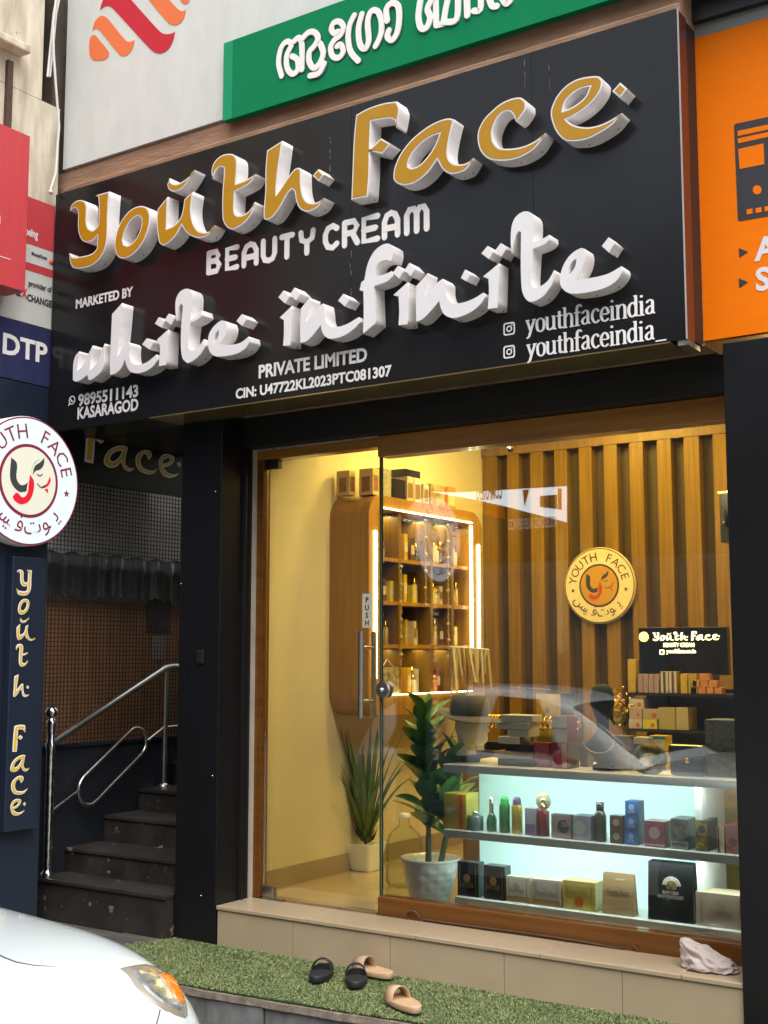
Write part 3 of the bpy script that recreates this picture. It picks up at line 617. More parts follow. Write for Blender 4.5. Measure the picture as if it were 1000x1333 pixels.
t=bottle(619,1056,z1,'perfume_bottle','square clear perfume bottle beside the yellow papaya box',[('flask',mat('smoky_glass',(.12,.17,.17),.08,coat=1),[(.040,0),(.042,.05),(.042,.75),(.036,.8)]),('cap',M_chrome,[(.02,.8),(.021,.82),(.021,1),(.002,1)])],0,'perfume bottle',n=4,y=yf+.02)

# ---------------------------------------------------------------- things on the top shelf
hx = PY(612,950,.30).x
head = thing('mannequin_head', 'pale foam mannequin head on the top shelf wearing the grey hat', 'mannequin', (hx,.30,z0))
hd = MB(); hd.lathe((hx-.022,.30,z0+.03), [(.052,0),(.043,.03),(.041,.06),(.046,.11)], 20)
hd.sphere((0,0,0),1,16)
for i_ in range(80+0,len(hd.v)):
    v=hd.v[i_]; f_=1.0
    if abs(v[0])<=1.001 and abs(v[1])<=1.001 and abs(v[2])<=1.001 and i_>=20*4:
        x_,y_,z_2=v; zz_=z_2
        nose=.32*math.exp(-((zz_+.15)/.15)**2)*math.exp(-(y_/.25)**2)*(1 if x_>0 else 0); chin=.46*math.exp(-((zz_+.80)/.30)**2)*(1 if x_>0 else 0)*math.exp(-(y_/.5)**2); lip=.12*math.exp(-((zz_+.46)/.09)**2)*math.exp(-(y_/.3)**2)*(1 if x_>0 else 0)
        brow=-.05*math.exp(-((zz_-.08)/.1)**2)*(1 if x_>0 else 0)
        hd.v[i_]=(hx+.005+x_*.082+(nose+chin+lip+brow)*.082,.30+y_*.062*(1 if z_2>0 else 1-.15*z_2*z_2),z0+.172+z_2*.095)
hd.build('head', M_skin, head)
MB().lathe((hx,.30,z0), [(.048,0),(.048,.03),(.046,.034)], 24).build('head_base', M_velvet, head)
hat = thing('felt_hat', 'dark grey felt hat with a wide brim on the mannequin head', 'hat', (hx,.30,z0+.2))
bz = z0+.218
MB().lathe((hx,.30,bz), [(.088,.0),(.098,.02),(.096,.06),(.085,.095),(.055,.112),(.001,.105)], 32).build('crown', M_felt, hat)
br = MB(); n = 40
vs=[];fs=[]
for j,(r,dz) in enumerate(((.086,.004),(.12,0),(.155,-.006),(.157,-.010),(.12,-.006),(.084,-.004))):
    for k in range(n):
        a=2*math.pi*k/n; vs.append((hx+r*math.cos(a),.30+r*math.sin(a),bz+dz-.035*max(0,(r-.09)/.07)*math.cos(a-.2)+.012*((r-.09)/.07)*math.cos(2*a)))
fs=[(i*n+k,i*n+(k+1)%n,((i+1)%6)*n+(k+1)%n,((i+1)%6)*n+k) for i in range(6) for k in range(n)]
br.add(vs,fs,True).build('brim', M_felt, hat)
MB().tube([(hx-.02,.215,bz-.01),(hx-.03,.205,bz-.06),(hx-.05,.205,bz-.10),(hx-.075,.22,bz-.125)], .0018, 6).build('chin_cord', M_black, hat)
# stack of slim boxes
stk = [(645,698,998,990,M_velvet,'lowest black'),(641,694,990,980,mat('rose_beige_card',(.36,.25,.20),.4),'beige'),(655,694,981,973,mat('ink_card',(.02,.02,.04),.3),'thin navy'),(646,680,972,963,c_wht,'lower white'),(658,692,964,956,mat('ivory_card',(.6,.58,.46),.4),'ivory'),(645,692,957,948,c_wht,'long white'),(649,696,947,938,mat('pearl_card',(.56,.56,.48),.35),'topmost pearl white')]
zz = z0; hts = .0345
for px0,px1,pb,pt,m_,lab in stk:
    y_ = .20; x0_ = PY(px0,960,y_).x; x1_ = PY(px1,960,y_).x
    o = MB().obox(((x0_+x1_)/2, y_+.05, zz+.0165), (x1_-x0_-.02,.1,.032), random.uniform(-.08,.08)); tag(o.build('jewellery_box', m_, bevel=.003), lab+' flat jewellery box in the pile on the top shelf', 'box'); zz += .0335
def tbox(px0,px1,pt,zb,y,lab,m1,m2,px2=None,cat='box',name='carton_box',**k): return pbox(px0,px1,pt,zb,y,name,lab,cat,m1,m2,px2=px2,**k)
tbox(695,716,967,z0,.22,'dark pink box left of the two-tone box pair on the top shelf',c_mag,c_red,px2=719,print_=[('Eclat',.5,.5,.6,c_pink2)])
tbox(720,741,967,z0,.20,'deep pink lettered box under the cream box on the top shelf',mat('raspberry_card',(.34,.03,.08),.3,var=.2,vscale=60),c_brn,px2=752,stripe=(.6,.9,mat('rose_print',(.5,.25,.25),.5)))
zz = PY(730,967,.20).z+.001
tbox(720,740,932,zz,.20,'cream box with dark red sides on top of the deep pink box',mat('cream_foil',(.60,.55,.38),.35),c_red,px2=750,band=(.48,.56,c_red))
tbox(756,766,968,z0,.34,'slim brown box behind the deep pink box',c_brn,c_brn,px2=770)
# necklace bust
bx = PY(785,960,.24).x
bust = thing('necklace_bust', 'black velvet necklace display bust on the top shelf', 'display bust', (bx,.24,z0))
bm_ = MB(); bm_.lathe((bx,.24,z0), [(.05,0),(.052,.02),(.03,.03),(.045,.05),(.085,.10),(.088,.115),(.05,.145),(.03,.17),(.028,.22),(.042,.25),(.055,.29),(.055,.33),(.045,.365),(.02,.38),(.001,.382)], 28, sy=.72)
bm_.build('bust_form', M_velvet, bust)
tag(MB().tube([(bx+.075*math.sin(a)*1.0, .24-.052-.02*math.cos(a)*0, z0+.135-.055*math.cos(a)+ (0)) for a in [R(q) for q in range(-110,111,20)]], .0028, 8).build('gold_necklace', M_jewel), 'thin gold necklace on the black velvet bust', 'necklace')
tbox(792,822,958,z0,.30,'plain brown cardboard box right of the velvet bust',mat('cardboard',(.30,.19,.09),.6),c_brn,px2=826)
tbox(826,846,960,z0,.34,'grey and white box behind the fur ring',c_wht,c_beige,px2=850,band=(.55,.8,c_dark))
tbox(847,868,958,z0,.40,'teal banded box of soap with dark spine beside the fur ring',c_tl,c_yel,px2=872,band=(.55,.9,c_cream))
fr = MB(); fc = PY(845,990,.19)
fr.tube([(fc.x+.062*math.cos(a), .19+.01*math.sin(3*a), z0+.062+.048*math.sin(a)) for a in [2*math.pi*k/24 for k in range(24)]], .019, 10, closed=True)
rr_ = random.Random(2)
for i,v in enumerate(fr.v): fr.v[i]=tuple(q+rr_.uniform(-.004,.004) for q in v)
tag(fr.build('hair_scrunchie', mat('brown_fur',(.07,.05,.02),.9,col2=(.25,.17,.06),vscale=120)), 'brown and gold furry ring standing on the top shelf', 'scrunchie')
pu = thing('clutch_purse','black clutch purse with a round gold clasp on the top shelf','purse',(PY(893,990,.2).x,.2,z0))
xa_=PY(871,990,.19).x; xb_=PY(917,990,.19).x
box(xa_,xb_,.19,.24,z0,z0+.125).build('purse_body',mat('black_leather',(.012,.012,.014),.35,coat=.3),pu,bevel=.014)
box(xa_-.002,xb_+.002,.184,.246,z0+.075,z0+.13).build('flap',mat('black_leather'),pu,bevel=.01)
MB().lathe(((xa_+xb_)/2+.005,.18,z0+.065),[(.001,0),(.010,0),(.011,.005)],16,'Y').build('clasp',M_jewel,pu)
for k in range(3):
    tbox(920,962,(988,968,946)[k],z0+.0795*k,.22,('lowest','middle','topmost')[k]+' silver grey embossed box stacked by the window edge','%s'%mat('silver_emboss',(.22,.22,.20),.35,var=.5,vscale=50,bump=.5,bscale=60).name and mat('silver_emboss'),c_gry,px2=970,hgt=.079)
# bangle rail behind
rl = thing('bangle_rack','rack of gold bangles behind the pile of jewellery boxes','bangle rack',(-3.0,.75,z0))
yb=.75; xa_=PY(636,932,yb).x; xb_=PY(755,932,yb).x; zb_=PY(660,940,yb).z
box(xa_,xb_,yb-.05,yb+.05,zb_-.16,zb_-.10).build('rack_base',M_black,rl)
MB().tube([(xa_,yb,zb_),(xb_,yb,zb_)],.018,10).build('rack_bar',M_cab,rl)
x=xa_+.015; k=0
while x<xb_-.015 and k<40:
    MB().tube([(x+.006*math.sin(a*2),yb+.036*math.cos(a),zb_+.036*math.sin(a)) for a in [2*math.pi*q/12 for q in range(12)]],.0036,6,closed=True).build('bangle',M_jewel,rl); x+=random.uniform(.016,.03); k+=1
cnt = thing('sales_counter','dark wooden sales counter at the back of the shop','counter',(-2.6,1.0,ZF))
box(-3.35,-1.2,.68,1.25,ZF,zb_-.17).build('counter_body',M_cab,cnt); box(-3.38,-1.15,.65,1.28,zb_-.169,zb_-.14).build('counter_top',mat('counter_top',(.05,.03,.015),.3,coat=.4),cnt,bevel=.003)
tbox(700,732,903,zb_-.138,.80,'large golden yellow box standing on the back counter',c_yel,c_blk,px2=748,disc=(.45,.7,.1,c_goldp))
# product stand with shelves
stn = thing('product_stand','black shelf stand carrying cream boxes under the lit shop name','shelf stand',(-2.5,.95,1.2))
YS=.82; sa=PY(818,902,YS).x; sb=PY(962,902,YS).x
za=PY(880,903,YS).z; zb2=PY(860,950,YS).z
for z in (za,zb2): box(sa,sb+.1,YS,YS+.22,z-.012,z).build('stand_shelf',M_black,stn)
box(sa+.01,sb+.1,YS+.2,YS+.215,zb_-.14,za+.02).build('stand_back',M_black,stn)
def sbox(px0,px1,pt,z,lab,m1,m2,px2=None,**k): return pbox(px0,px1,pt,z,YS+.01,'soap_box',lab,'box',m1,m2,px2=px2,**k)
sbox(821,831,858,za+.001,'tall golden tube box at the left end of the stand top',c_yel,c_yel,px2=834)
for k in range(4): 
    for j in range(2): sbox(834+k*7,840.5+k*7,(888,875)[j],za+.001+j*.046,('lower','upper')[j]+' row '+('leftmost','second','third','rightmost')[k]+' pink beige box of the block under the lit shop name',mat('blush_card',(.42,.26,.20),.45),c_beige,hgt=.0455,group='pink beige boxes on the stand')
for k in range(2): sbox(864+k*11,874+k*11,874,za+.001,('left','right')[k]+' cream box with a dark window beside the pink beige block',c_cream,c_yel,px2=(875,889)[k],stripe=(.35,.65,c_brn))
sbox(890,899,877,za+.001,'left ochre sachet box on the stand',c_yel,c_yel); sbox(900,911,877,za+.001,'right ochre sachet box on the stand',mat('ochre_card',(.5,.3,.05),.4),c_yel)
for k,(a,b,lv) in enumerate(((903,912,0),(913,923,0),(924,933,0),(934,944,0),(906,915,1),(916,926,1),(927,938,1),(915,928,2))):
    sbox(a,b,(894,885,876)[lv],za+.001+lv*.032,('bottom row leftmost','bottom row second','bottom row third','bottom row rightmost','middle row left','middle row centre','middle row right','topmost')[k]+' orange cream box in the pyramid on the stand',c_ora,c_ora,hgt=.0315,group='orange boxes in the pyramid')
zc=zb2+.001
for k,(a,b,lv,m_,lb) in enumerate(((821,838,0,c_cream,'lowest rose labelled'),(822,838,1,mat('peach_card',(.55,.36,.25),.45),'middle peach'),(822,841,2,c_cream,'topmost cream'),(839,858,0,c_yel2,'lower yellow papaya'),(840,861,1,mat('tan_card',(.5,.36,.14),.45),'upper tan papaya'))):
    sbox(a,b,(938,926,913)[lv],zc+lv*.0485,lb+' soap box of the pile on the lower stand shelf',m_,c_cream,px2=b+2,hgt=.048,disc=(.7,.4,.14,c_pap))
sbox(860,882,921,zc,'left long golden cream box on the lower stand shelf',mat('golden_card',(.46,.34,.12),.4),c_yel); sbox(883,899,921,zc,'right long golden cream box on the lower stand shelf',mat('golden_card_light',(.50,.38,.15),.4),c_yel,px2=905)
# decorative flower jar
fj=PY(806,905,YS+.05); fl=thing('flower_jar','glass jar of tiny golden flowers on the stand behind the bust','flower jar',(fj.x,YS+.05,fj.z-.1))
m=MB(); rr_=random.Random(5)
for k in range(60): m.sphere((fj.x+rr_.gauss(0,.035),YS+.05+rr_.gauss(0,.03),fj.z-.035+rr_.gauss(0,.03)),.007,4)
m.build('flowers',M_jewel,fl,kind='stuff'); MB().lathe((fj.x,YS+.05,fj.z-.15),[(.03,0),(.05,.03),(.05,.08),(.045,.085)],20).build('jar',M_glass2,fl)
tag(fl,'glass jar of tiny golden flowers on the stand behind the bust','flower jar')
# lit name board
nb = thing('lit_name_board','black name board with glowing letters standing on the product stand','sign',(-2.4,1.0,1.5))
YN=YS+.05; a=PY(831,817,YN); b=PY(943,879,YN)
box(a.x,b.x+.02,YN,YN+.04,b.z,a.z).build('board',mat('gloss_black',(.006,.006,.006),.08,coat=1),nb,bevel=.003)
M_glow = mat('glowing_letters',(1,.95,.6),.5,emit=(1,.88,.35),estr=3.0)
c=PY(838,829,YN-.004); MB().lathe((c.x,YN-.005,c.z),[(.001,0),(.024,0),(.024,.004)],24,'Y').build('glowing_disc',mat('glow_disc',(1,.8,.2),.5,emit=(1,.7,.12),estr=2.5),nb)

# ---------------------------------------------------------------- letter outlines of the shop name
def T(ox, oy, s, pts): return [(ox+a/s, oy+b/s) for a, b in pts]
Aq=(80,220,5); Bq=(260,170,5); Cq=(450,120,5); Dq=(640,80,5); Eq=(90,370,1000/260); Fq=(350,320,1000/220); Gq=(490,260,5); Hq=(640,260,5)
GL = {
 'y':[T(*Aq,[(55,275),(66,238),(95,210),(130,202),(158,216),(167,250),(165,345),(180,388),(207,400),(232,380),(243,345),(243,192),(224,172),(314,146),(304,300),(302,420),(292,500),(266,562),(225,612),(170,640),(110,648),(76,642),(58,605),(52,548),(76,573),(150,566),(205,548),(232,518),(238,430),(215,460),(178,476),(142,470),(118,430),(109,370),(110,285),(98,258),(80,256)])],
 'o':[T(*Aq,[(350,470),(365,400),(400,325),(450,268),(505,242),(552,248),(576,285),(576,350),(555,430),(512,510),(455,565),(402,584),(366,567),(350,520)]),T(*Aq,[(402,455),(420,395),(455,335),(495,303),(519,315),(524,355),(505,420),(470,475),(435,498),(408,490)])],
 'u':[T(*Aq,[(628,262),(694,180),(690,300),(688,388),(740,362),(782,305),(803,196),(858,148),(846,260),(858,345),(890,398),(935,412),(975,400),(1000,366),(962,428),(905,450),(850,438),(808,405),(785,365),(745,435),(700,480),(665,500),(640,482),(628,420),(622,340)])],
 'breve':[T(*Aq,[(690,105),(705,60),(714,86),(752,98),(800,75),(840,42),(868,5),(830,75),(790,125),(740,148),(702,136)])],
 't':[T(*Bq,[(88,318),(78,268),(95,208),(142,163),(205,151),(238,172),(246,215),(238,345),(300,322),(366,282),(335,338),(290,368),(232,398),(228,460),(229,530),(248,552),(290,546),(330,515),(360,464),(344,535),(300,595),(240,636),(200,642),(165,612),(150,565),(150,400),(158,300),(160,245),(140,236),(115,250),(97,285)])],
 'h':[T(*Bq,[(440,130),(540,66),(525,180),(508,300),(500,420),(580,300),(615,255),(645,242),(662,255),(662,320),(668,390),(690,450),(725,470),(770,465),(812,438),(775,495),(730,522),(690,528),(650,505),(628,455),(618,395),(600,382),(575,410),(530,490),(480,560),(440,582),(418,575),(418,520),(428,400),(430,250)])],
 'hdot':[T(*Bq,[(775,250),(812,288),(775,330),(736,295)])],
 'F':[T(*Cq,[(70,148),(150,105),(250,72),(333,60),(352,105),(345,165),(330,232),(322,185),(290,172),(230,180),(168,190),(160,372),(232,300),(294,336),(240,402),(160,384),(158,520),(147,680),(38,702),(44,560),(50,400),(57,270)])],
 'a':[T(*Cq,[(312,560),(320,490),(360,400),(430,310),(520,235),(600,190),(670,170),(708,178),(690,250),(672,340),(668,410),(690,455),(740,470),(790,460),(832,428),(790,500),(735,528),(680,532),(635,505),(597,440),(540,520),(470,580),(400,605),(350,600),(325,585)]),T(*Cq,[(410,460),(440,395),(500,330),(560,290),(612,272),(580,350),(530,425),(480,475),(435,493),(412,485)])],
 'c':[T(*Dq,[(-85,450),(-50,378),(0,325),(60,275),(130,243),(190,235),(226,262),(225,310),(180,375),(158,392),(150,368),(130,335),(95,325),(55,350),(25,400),(8,460),(15,520),(50,560),(110,568),(200,555),(280,520),(352,465),(290,560),(200,620),(110,645),(20,645),(-35,625),(-75,575),(-90,510)])],
 'e':[T(*Dq,[(385,340),(395,290),(430,220),(490,155),(560,115),(640,98),(700,98),(725,125),(715,180),(670,250),(600,315),(530,358),(488,378),(520,405),(580,425),(660,425),(750,395),(850,335),(790,410),(700,470),(620,508),(540,520),(480,515),(430,470),(400,410)]),T(*Dq,[(467,320),(480,270),(520,220),(580,180),(640,165),(610,230),(560,275),(510,305)])],
 'edot':[T(*Dq,[(838,137),(885,178),(838,238),(786,195)])],
}
GW = [
 [T(*Eq,[(20,480),(22,400),(32,360),(52,336),(46,385),(42,432),(72,405),(95,355),(120,306),(110,370),(106,430),(140,395),(162,335),(180,297),(176,350),(176,400),(160,440),(115,478),(98,480),(92,455),(60,480),(35,488)])],
 [T(*Eq,[(216,150),(266,94),(258,190),(248,290),(243,362),(272,315),(296,290),(305,300),(303,350),(312,388),(340,402),(385,393),(438,352),(446,378),(418,415),(375,440),(335,446),(305,436),(288,408),(280,378),(262,420),(232,448),(206,455),(205,400),(210,280)])],
 [T(*Eq,[(366,302),(390,270),(425,288),(405,328)])],
 [T(*Eq,[(430,198),(450,165),(482,185),(465,218)])],[T(*Eq,[(478,180),(500,147),(530,170),(512,205)])],
 [T(*Eq,[(440,278),(496,228),(492,320),(488,405),(450,412),(455,350),(456,310)])],
 [T(*Eq,[(540,192),(533,130),(536,75),(556,38),(590,22),(612,36),(618,70),(610,178),(640,158),(662,130),(668,158),(640,180),(608,196),(600,260),(598,318),(612,332),(640,322),(676,275),(684,310),(655,355),(620,385),(592,396),(568,370),(560,300),(563,200),(570,112),(562,98),(550,120)])],
 [T(*Eq,[(697,300),(700,255),(722,215),(762,182),(785,186),(793,215),(783,258),(755,300),(810,303),(860,292),(900,262),(905,290),(880,325),(835,350),(770,362),(730,360),(705,338)]),T(*Eq,[(726,290),(733,252),(750,228),(748,258),(738,282)])],
 [T(*Eq,[(838,185),(865,150),(893,175),(868,210)])],
 [T(*Fq,[(65,425),(138,355),(134,450),(128,590),(85,592),(90,520),(90,440)])],
 [T(*Fq,[(57,305),(88,264),(124,300),(98,343)])],[T(*Fq,[(126,288),(152,247),(190,285),(162,325)])],
 [T(*Fq,[(190,372),(243,308),(232,380),(222,450),(262,400),(298,355),(322,342),(330,380),(336,440),(358,470),(400,480),(460,464),(532,422),(545,450),(505,492),(450,530),(385,550),(345,545),(318,515),(308,470),(270,520),(225,565),(188,575),(186,480)])],
 [T(*Fq,[(410,325),(441,284),(480,318),(452,360)])],
 [T(*Fq,[(558,522),(562,400),(560,268),(538,264),(548,215),(566,202),(582,120),(612,50),(650,8),(700,-14),(735,5),(738,45),(726,92),(690,86),(655,100),(636,130),(626,182),(680,170),(726,150),(738,178),(700,212),(625,240),(628,350),(632,460)])],
 [T(*Fq,[(737,292),(822,215),(826,330),(822,465),(768,472),(772,380),(768,300)])],
 [T(*Fq,[(734,160),(765,118),(800,150),(772,196)])],[T(*Fq,[(806,143),(832,100),(868,140),(838,182)])],
 [T(*Gq,[(262,560),(335,478),(325,550),(303,645),(360,580),(410,530),(432,515),(450,540),(452,600),(470,650),(500,672),(560,670),(640,640),(695,605),(710,630),(680,680),(620,730),(540,765),(490,770),(440,745),(418,700),(410,660),(360,720),(300,780),(260,795),(258,680)])],
 [T(*Gq,[(550,510),(578,454),(614,485),(588,532)])],
 [T(*Gq,[(695,500),(800,413),(797,520),(790,705),(725,712),(733,600),(730,515)])],
 [T(*Gq,[(683,350),(725,300),(762,340),(735,388)])],[T(*Gq,[(774,330),(810,282),(848,320),(815,372)])],
 [T(*Hq,[(132,358),(125,280),(129,185),(150,122),(188,86),(228,75),(260,90),(276,130),(272,276),(328,256),(376,228),(378,262),(345,292),(270,322),(262,430),(260,552),(276,574),(320,562),(368,525),(408,458),(404,520),(380,575),(335,630),(280,662),(245,664),(212,630),(196,575),(190,420),(192,212),(180,204),(160,235),(143,300)])],
 [T(*Hq,[(446,545),(450,480),(475,412),(520,352),(580,315),(606,320),(614,360),(600,430),(552,520),(620,512),(700,498),(770,476),(845,432),(852,465),(825,515),(780,555),(700,588),(600,608),(520,612),(470,588)]),T(*Hq,[(500,495),(508,440),(530,400),(552,385),(548,420),(530,460)])],
 [T(*Hq,[(717,302),(762,244),(805,283),(765,345)])],
]
YF_ = -.581; YSG = -.50
def to_plane(loop): return [Vector((q.x, q.z)) for q in (PY(a, b, YF_) for a, b in loop)]
GLM = {k: [smooth_poly(to_plane(lp)) for lp in v] for k, v in GL.items()}
GWM = [[smooth_poly(to_plane(lp)) for lp in v] for v in GW]
# whole name as one layout (for the smaller signs)
NAME = [('y',),('o',),('u','breve'),('t',),('h','hdot'),('F',),('a',),('c',),('e','edot')]
def deshear(k):   # local outline in metres, origin at lower left of the letter
    ls = [lp for q in k for lp in GLM[q]]; x0 = min(p.x for l in ls for p in l); z0_ = min(p.y for l in GLM[k[0]] for p in l); return ls, x0, z0_

# ---------------------------------------------------------------- the main sign
sign = thing('shop_sign', 'large black sign with raised gold and white letters above the shop window', 'sign', (-3.45, -.5, 2.85))
SX = (-5.235, -1.652); zb_l = 1.195+1.65; z_t = 2.525+1.65
MZ = (zb_l, z_t)
seams = [SX[0], PY(346,300,-.5).x, PY(457,350,-.5).x, PY(689,80,-.5).x, SX[1]]
seams = [SX[0], PY(457,350,-.5).x, PY(692,80,-.5).x, SX[1]]
for a, b in zip(seams, seams[1:]): box(a+.0008, b-.0008, -.50, -.488, MZ[0], MZ[1]).build('sign_panel', M_sign, sign)
box(SX[0]+.003, SX[1]-.003, -.487, -.3, MZ[0]+.012, MZ[1]-.01).build('sign_box', M_black, sign)
box(SX[1]-.0025, SX[1], -.499, -.405, MZ[0]+.001, MZ[1]).build('sign_side', mat('side_reflection_tint', (.07,.022,.017), .25, spots=(.3,.25,.22), spot_at=.68, sscale=20, rvar=.1), sign)  # red-brown is the orange board's reflection put into the colour
box(SX[1]+.0002, SX[1]+.004, -.503, -.494, MZ[0], MZ[1]).build('corner_trim', mat('grey_trim',(.35,.35,.35),.5), sign)
box(SX[1]-.035, SX[1]+.004, -.497, -.36, MZ[0]-.022, MZ[0]-.001).build('torn_film', mat('torn_clear_film',(.16,.15,.13),.3,var=.6,vscale=25,bump=.8), sign)
box(SX[0]+.75, SX[1]-.065, -.499, -.27, MZ[0]-.006, MZ[0]+.0).build('soffit', M_brass, sign)
box(SX[0], SX[0]+.749, -.499, -.27, MZ[0]-.006, MZ[0]+.0).build('soffit', M_acp, sign)
MF = frame(Vector((0, YF_, 0)), *FRONT)
def letter(loops, gold):
    loops = [list(l) for l in loops]
    mid = (YF_+YSG)/2; h = (YSG-YF_)/2-.0005
    o = shape(loops, h, 'raised_letter', M_wside, frame(Vector((0, mid, 0)), *FRONT), sign)
    ra = inset(loops[0], .0012); 
    face = [inset(loops[0], .0008)]+[inset(l, -.0008) for l in loops[1:]]
    shape(face, .0008, 'letter_face', M_white, frame(Vector((0, YF_-.0009, 0)), *FRONT), o)
    low = min(loops[0], key=lambda p: p.y)
    rgt = max(loops[0], key=lambda p: p.x*.6-p.y)
    for q_ in (low, rgt) if len(loops[0])>20 else (low,): MB().sphere((q_.x, mid+.012, q_.y), .0035, 5).build('drain_hole', M_print_d, o)
    if gold:
        gf = [inset(loops[0], .0075)]+[inset(l, -.0075) for l in loops[1:]]
        shape(gf, .0006, 'gold_face', M_gold, frame(Vector((0, YF_-.0026, 0)), *FRONT), o)
for k, v in GLM.items(): letter(v, True)
for v in GWM: letter(v, False)
def streak(px, pa, pb, w):
    m = MB(); rq = random.Random(px); y = pa
    while y < pb:
        a = onsign(px+rq.uniform(-1,1), y); L = rq.uniform(2,9); b = onsign(px, y+L)
        if rq.random() < .6: m.box(a.x-w*rq.uniform(.3,1), a.x+w*rq.uniform(.3,1), -.5012, -.4999, b.z, a.z)
        y += L+rq.uniform(0,3)
    m.build('sealant_streak', kind='stuff', parent=sign, mats=mat('dirty_sealant', (.24,.23,.21), .9, var=.5, vscale=60))
def onsign(px, py): return PY(px, py, -.5)
streak(457, 326, 388, .0016); streak(430, 178, 222, .0018); streak(683, 78, 120, .0014); streak(715, 75, 110, .001)
# flat lettering
def onsign(px, py): return PY(px, py, -.5)
def flat(s, p0, p1, hpx, m=M_vinyl, bold=.03, label=None):
    """baseline from p0 to p1 in the photograph"""
    a = onsign(*p0); b = onsign(*p1); sz_ = (onsign(p0[0], p0[1]-hpx).z-a.z)/.727
    return text(s, (a.x, -.5006, (a.z+b.z)/2), FRONT, sz_, m, 'lettering', sign, width=b.x-a.x, bold=bold, depth=.0006)
flat('MARKETED BY', (99,398), (173,389), 12)
flat('PRIVATE LIMITED', (337,490), (478,472), 17)
flat('CIN: U47722KL2023PTC081307', (307,517), (510,491), 13)
flat('9895511143', (102,527), (180,517), 15)
flat('KASARAGOD', (101,545), (180,534), 15)
# rounded 'BEAUTY CREAM'
RB = {'B':[[(0,0),(0,1)],[(0,1),(.5,1),(.62,.78),(.5,.55),(0,.55)],[(.5,.53),(.7,.28),(.55,0),(0,0)]],'E':[[(.65,1),(0,1),(0,0),(.65,0)],[(0,.5),(.55,.5)]],'A':[[(0,0),(0,.65),(.15,.92),(.4,1),(.62,.92),(.78,.65),(.78,0)],[(0,.36),(.78,.36)]],
 'U':[[(0,1),(0,.3),(.12,.06),(.38,0),(.62,.06),(.75,.3),(.75,1)]],'T':[[(0,1),(.8,1)],[(.4,1),(.4,0)]],'Y':[[(0,1),(.05,.65),(.38,.5),(.7,.65),(.76,1)],[(.38,.5),(.38,0)]],
 'C':[[(.7,.85),(.45,1),(.15,.92),(0,.65),(0,.35),(.15,.08),(.45,0),(.7,.15)]],'R':[[(0,0),(0,1)],[(0,1),(.5,1),(.65,.76),(.5,.5),(0,.5)],[(.4,.5),(.68,0)]],'M':[[(0,0),(0,.75),(.12,.97),(.3,.97),(.42,.75),(.42,0)],[(.42,.75),(.55,.97),(.72,.97),(.84,.75),(.84,0)]]}
pos = {'word':'BEAUTYCREAM','x':[272,296,318,343,367,392,424,449,474,501,530],'x2':[286,309,334,358,381,408,439,466,492,518,556]}
base = lambda px: 357-(px-272)*(357-300)/(556-272)
for ch, xa1, xb1 in zip(pos['word'], pos['x'], pos['x2']):
    hp = 29+ (xa1-272)*6/284
    a = onsign(xa1, base(xa1)-2); b = onsign(xb1, base(xb1)-2); hz = onsign(xa1, base(xa1)-hp+2).z-a.z; zz = (a.z+b.z)/2
    mx = max(p[0] for l in RB[ch] for p in l)
    strokes([[(a.x+p[0]/mx*(b.x-a.x), zz+p[1]*hz) for p in l] for l in RB[ch]], .029, 'lettering', M_vinyl, frame(Vector((0,-.5004,0)), *FRONT), sign, curve=False, t=.003)
# serif 'youthfaceindia'
SF = {'y':(.58,[[(.08,.7),(.28,.1)],[(.5,.7),(.28,.1),(.18,-.18),(.06,-.26)]],[[(0,.7),(.2,.7)],[(.4,.7),(.58,.7)]]),
 'o':(.56,[[(.28,.72),(.1,.6),(.07,.35),(.12,.1),(.28,0),(.44,.1),(.49,.35),(.45,.6),(.28,.72)]],[]),
 'u':(.64,[[(.12,.7),(.12,.15),(.24,.02),(.36,.05),(.48,.15)],[(.5,.7),(.5,.02)]],[[(.02,.7),(.12,.7)],[(.4,.7),(.5,.7)],[(.5,.02),(.62,.02)]]),
 't':(.38,[[(.18,.9),(.18,.15),(.24,.02),(.34,.06)]],[[(.03,.68),(.34,.68)]]),
 'h':(.64,[[(.12,1.05),(.12,0)],[(.12,.5),(.25,.68),(.4,.7),(.5,.55),(.5,0)]],[[(.02,1.05),(.12,1.05)],[(.02,0),(.22,0)],[(.4,0),(.6,0)]]),
 'f':(.38,[[(.40,.98),(.3,1.08),(.19,.98),(.16,.7),(.16,0)]],[[(.02,.68),(.34,.68)],[(.04,0),(.28,0)]]),
 'a':(.56,[[(.1,.6),(.2,.7),(.34,.7),(.4,.55),(.4,.1),(.5,.02)],[(.4,.42),(.2,.36),(.08,.2),(.14,.04),(.28,.03),(.4,.15)]],[]),
 'c':(.50,[[(.42,.58),(.34,.7),(.2,.68),(.09,.5),(.08,.25),(.18,.05),(.3,0),(.44,.1)]],[]),
 'e':(.52,[[(.09,.38),(.44,.38),(.42,.6),(.28,.72),(.13,.6),(.07,.35),(.14,.08),(.3,0),(.45,.1)]],[]),
 'i':(.34,[[(.16,.7),(.16,0)],[(.16,.94),(.161,1.0)]],[[(.05,.7),(.16,.7)],[(.04,0),(.28,0)]]),
 'n':(.64,[[(.12,.7),(.12,0)],[(.12,.5),(.25,.68),(.4,.7),(.5,.55),(.5,0)]],[[(.02,.7),(.12,.7)],[(.02,0),(.22,0)],[(.4,0),(.6,0)]]),
 'd':(.60,[[(.46,1.05),(.46,.02)],[(.46,.55),(.3,.72),(.13,.6),(.07,.35),(.13,.08),(.28,0),(.46,.15)]],[[(.36,1.05),(.46,1.05)],[(.46,.02),(.58,.02)]]),
 '_':(.6,[],[[(.04,-.12),(.56,-.12)]])}
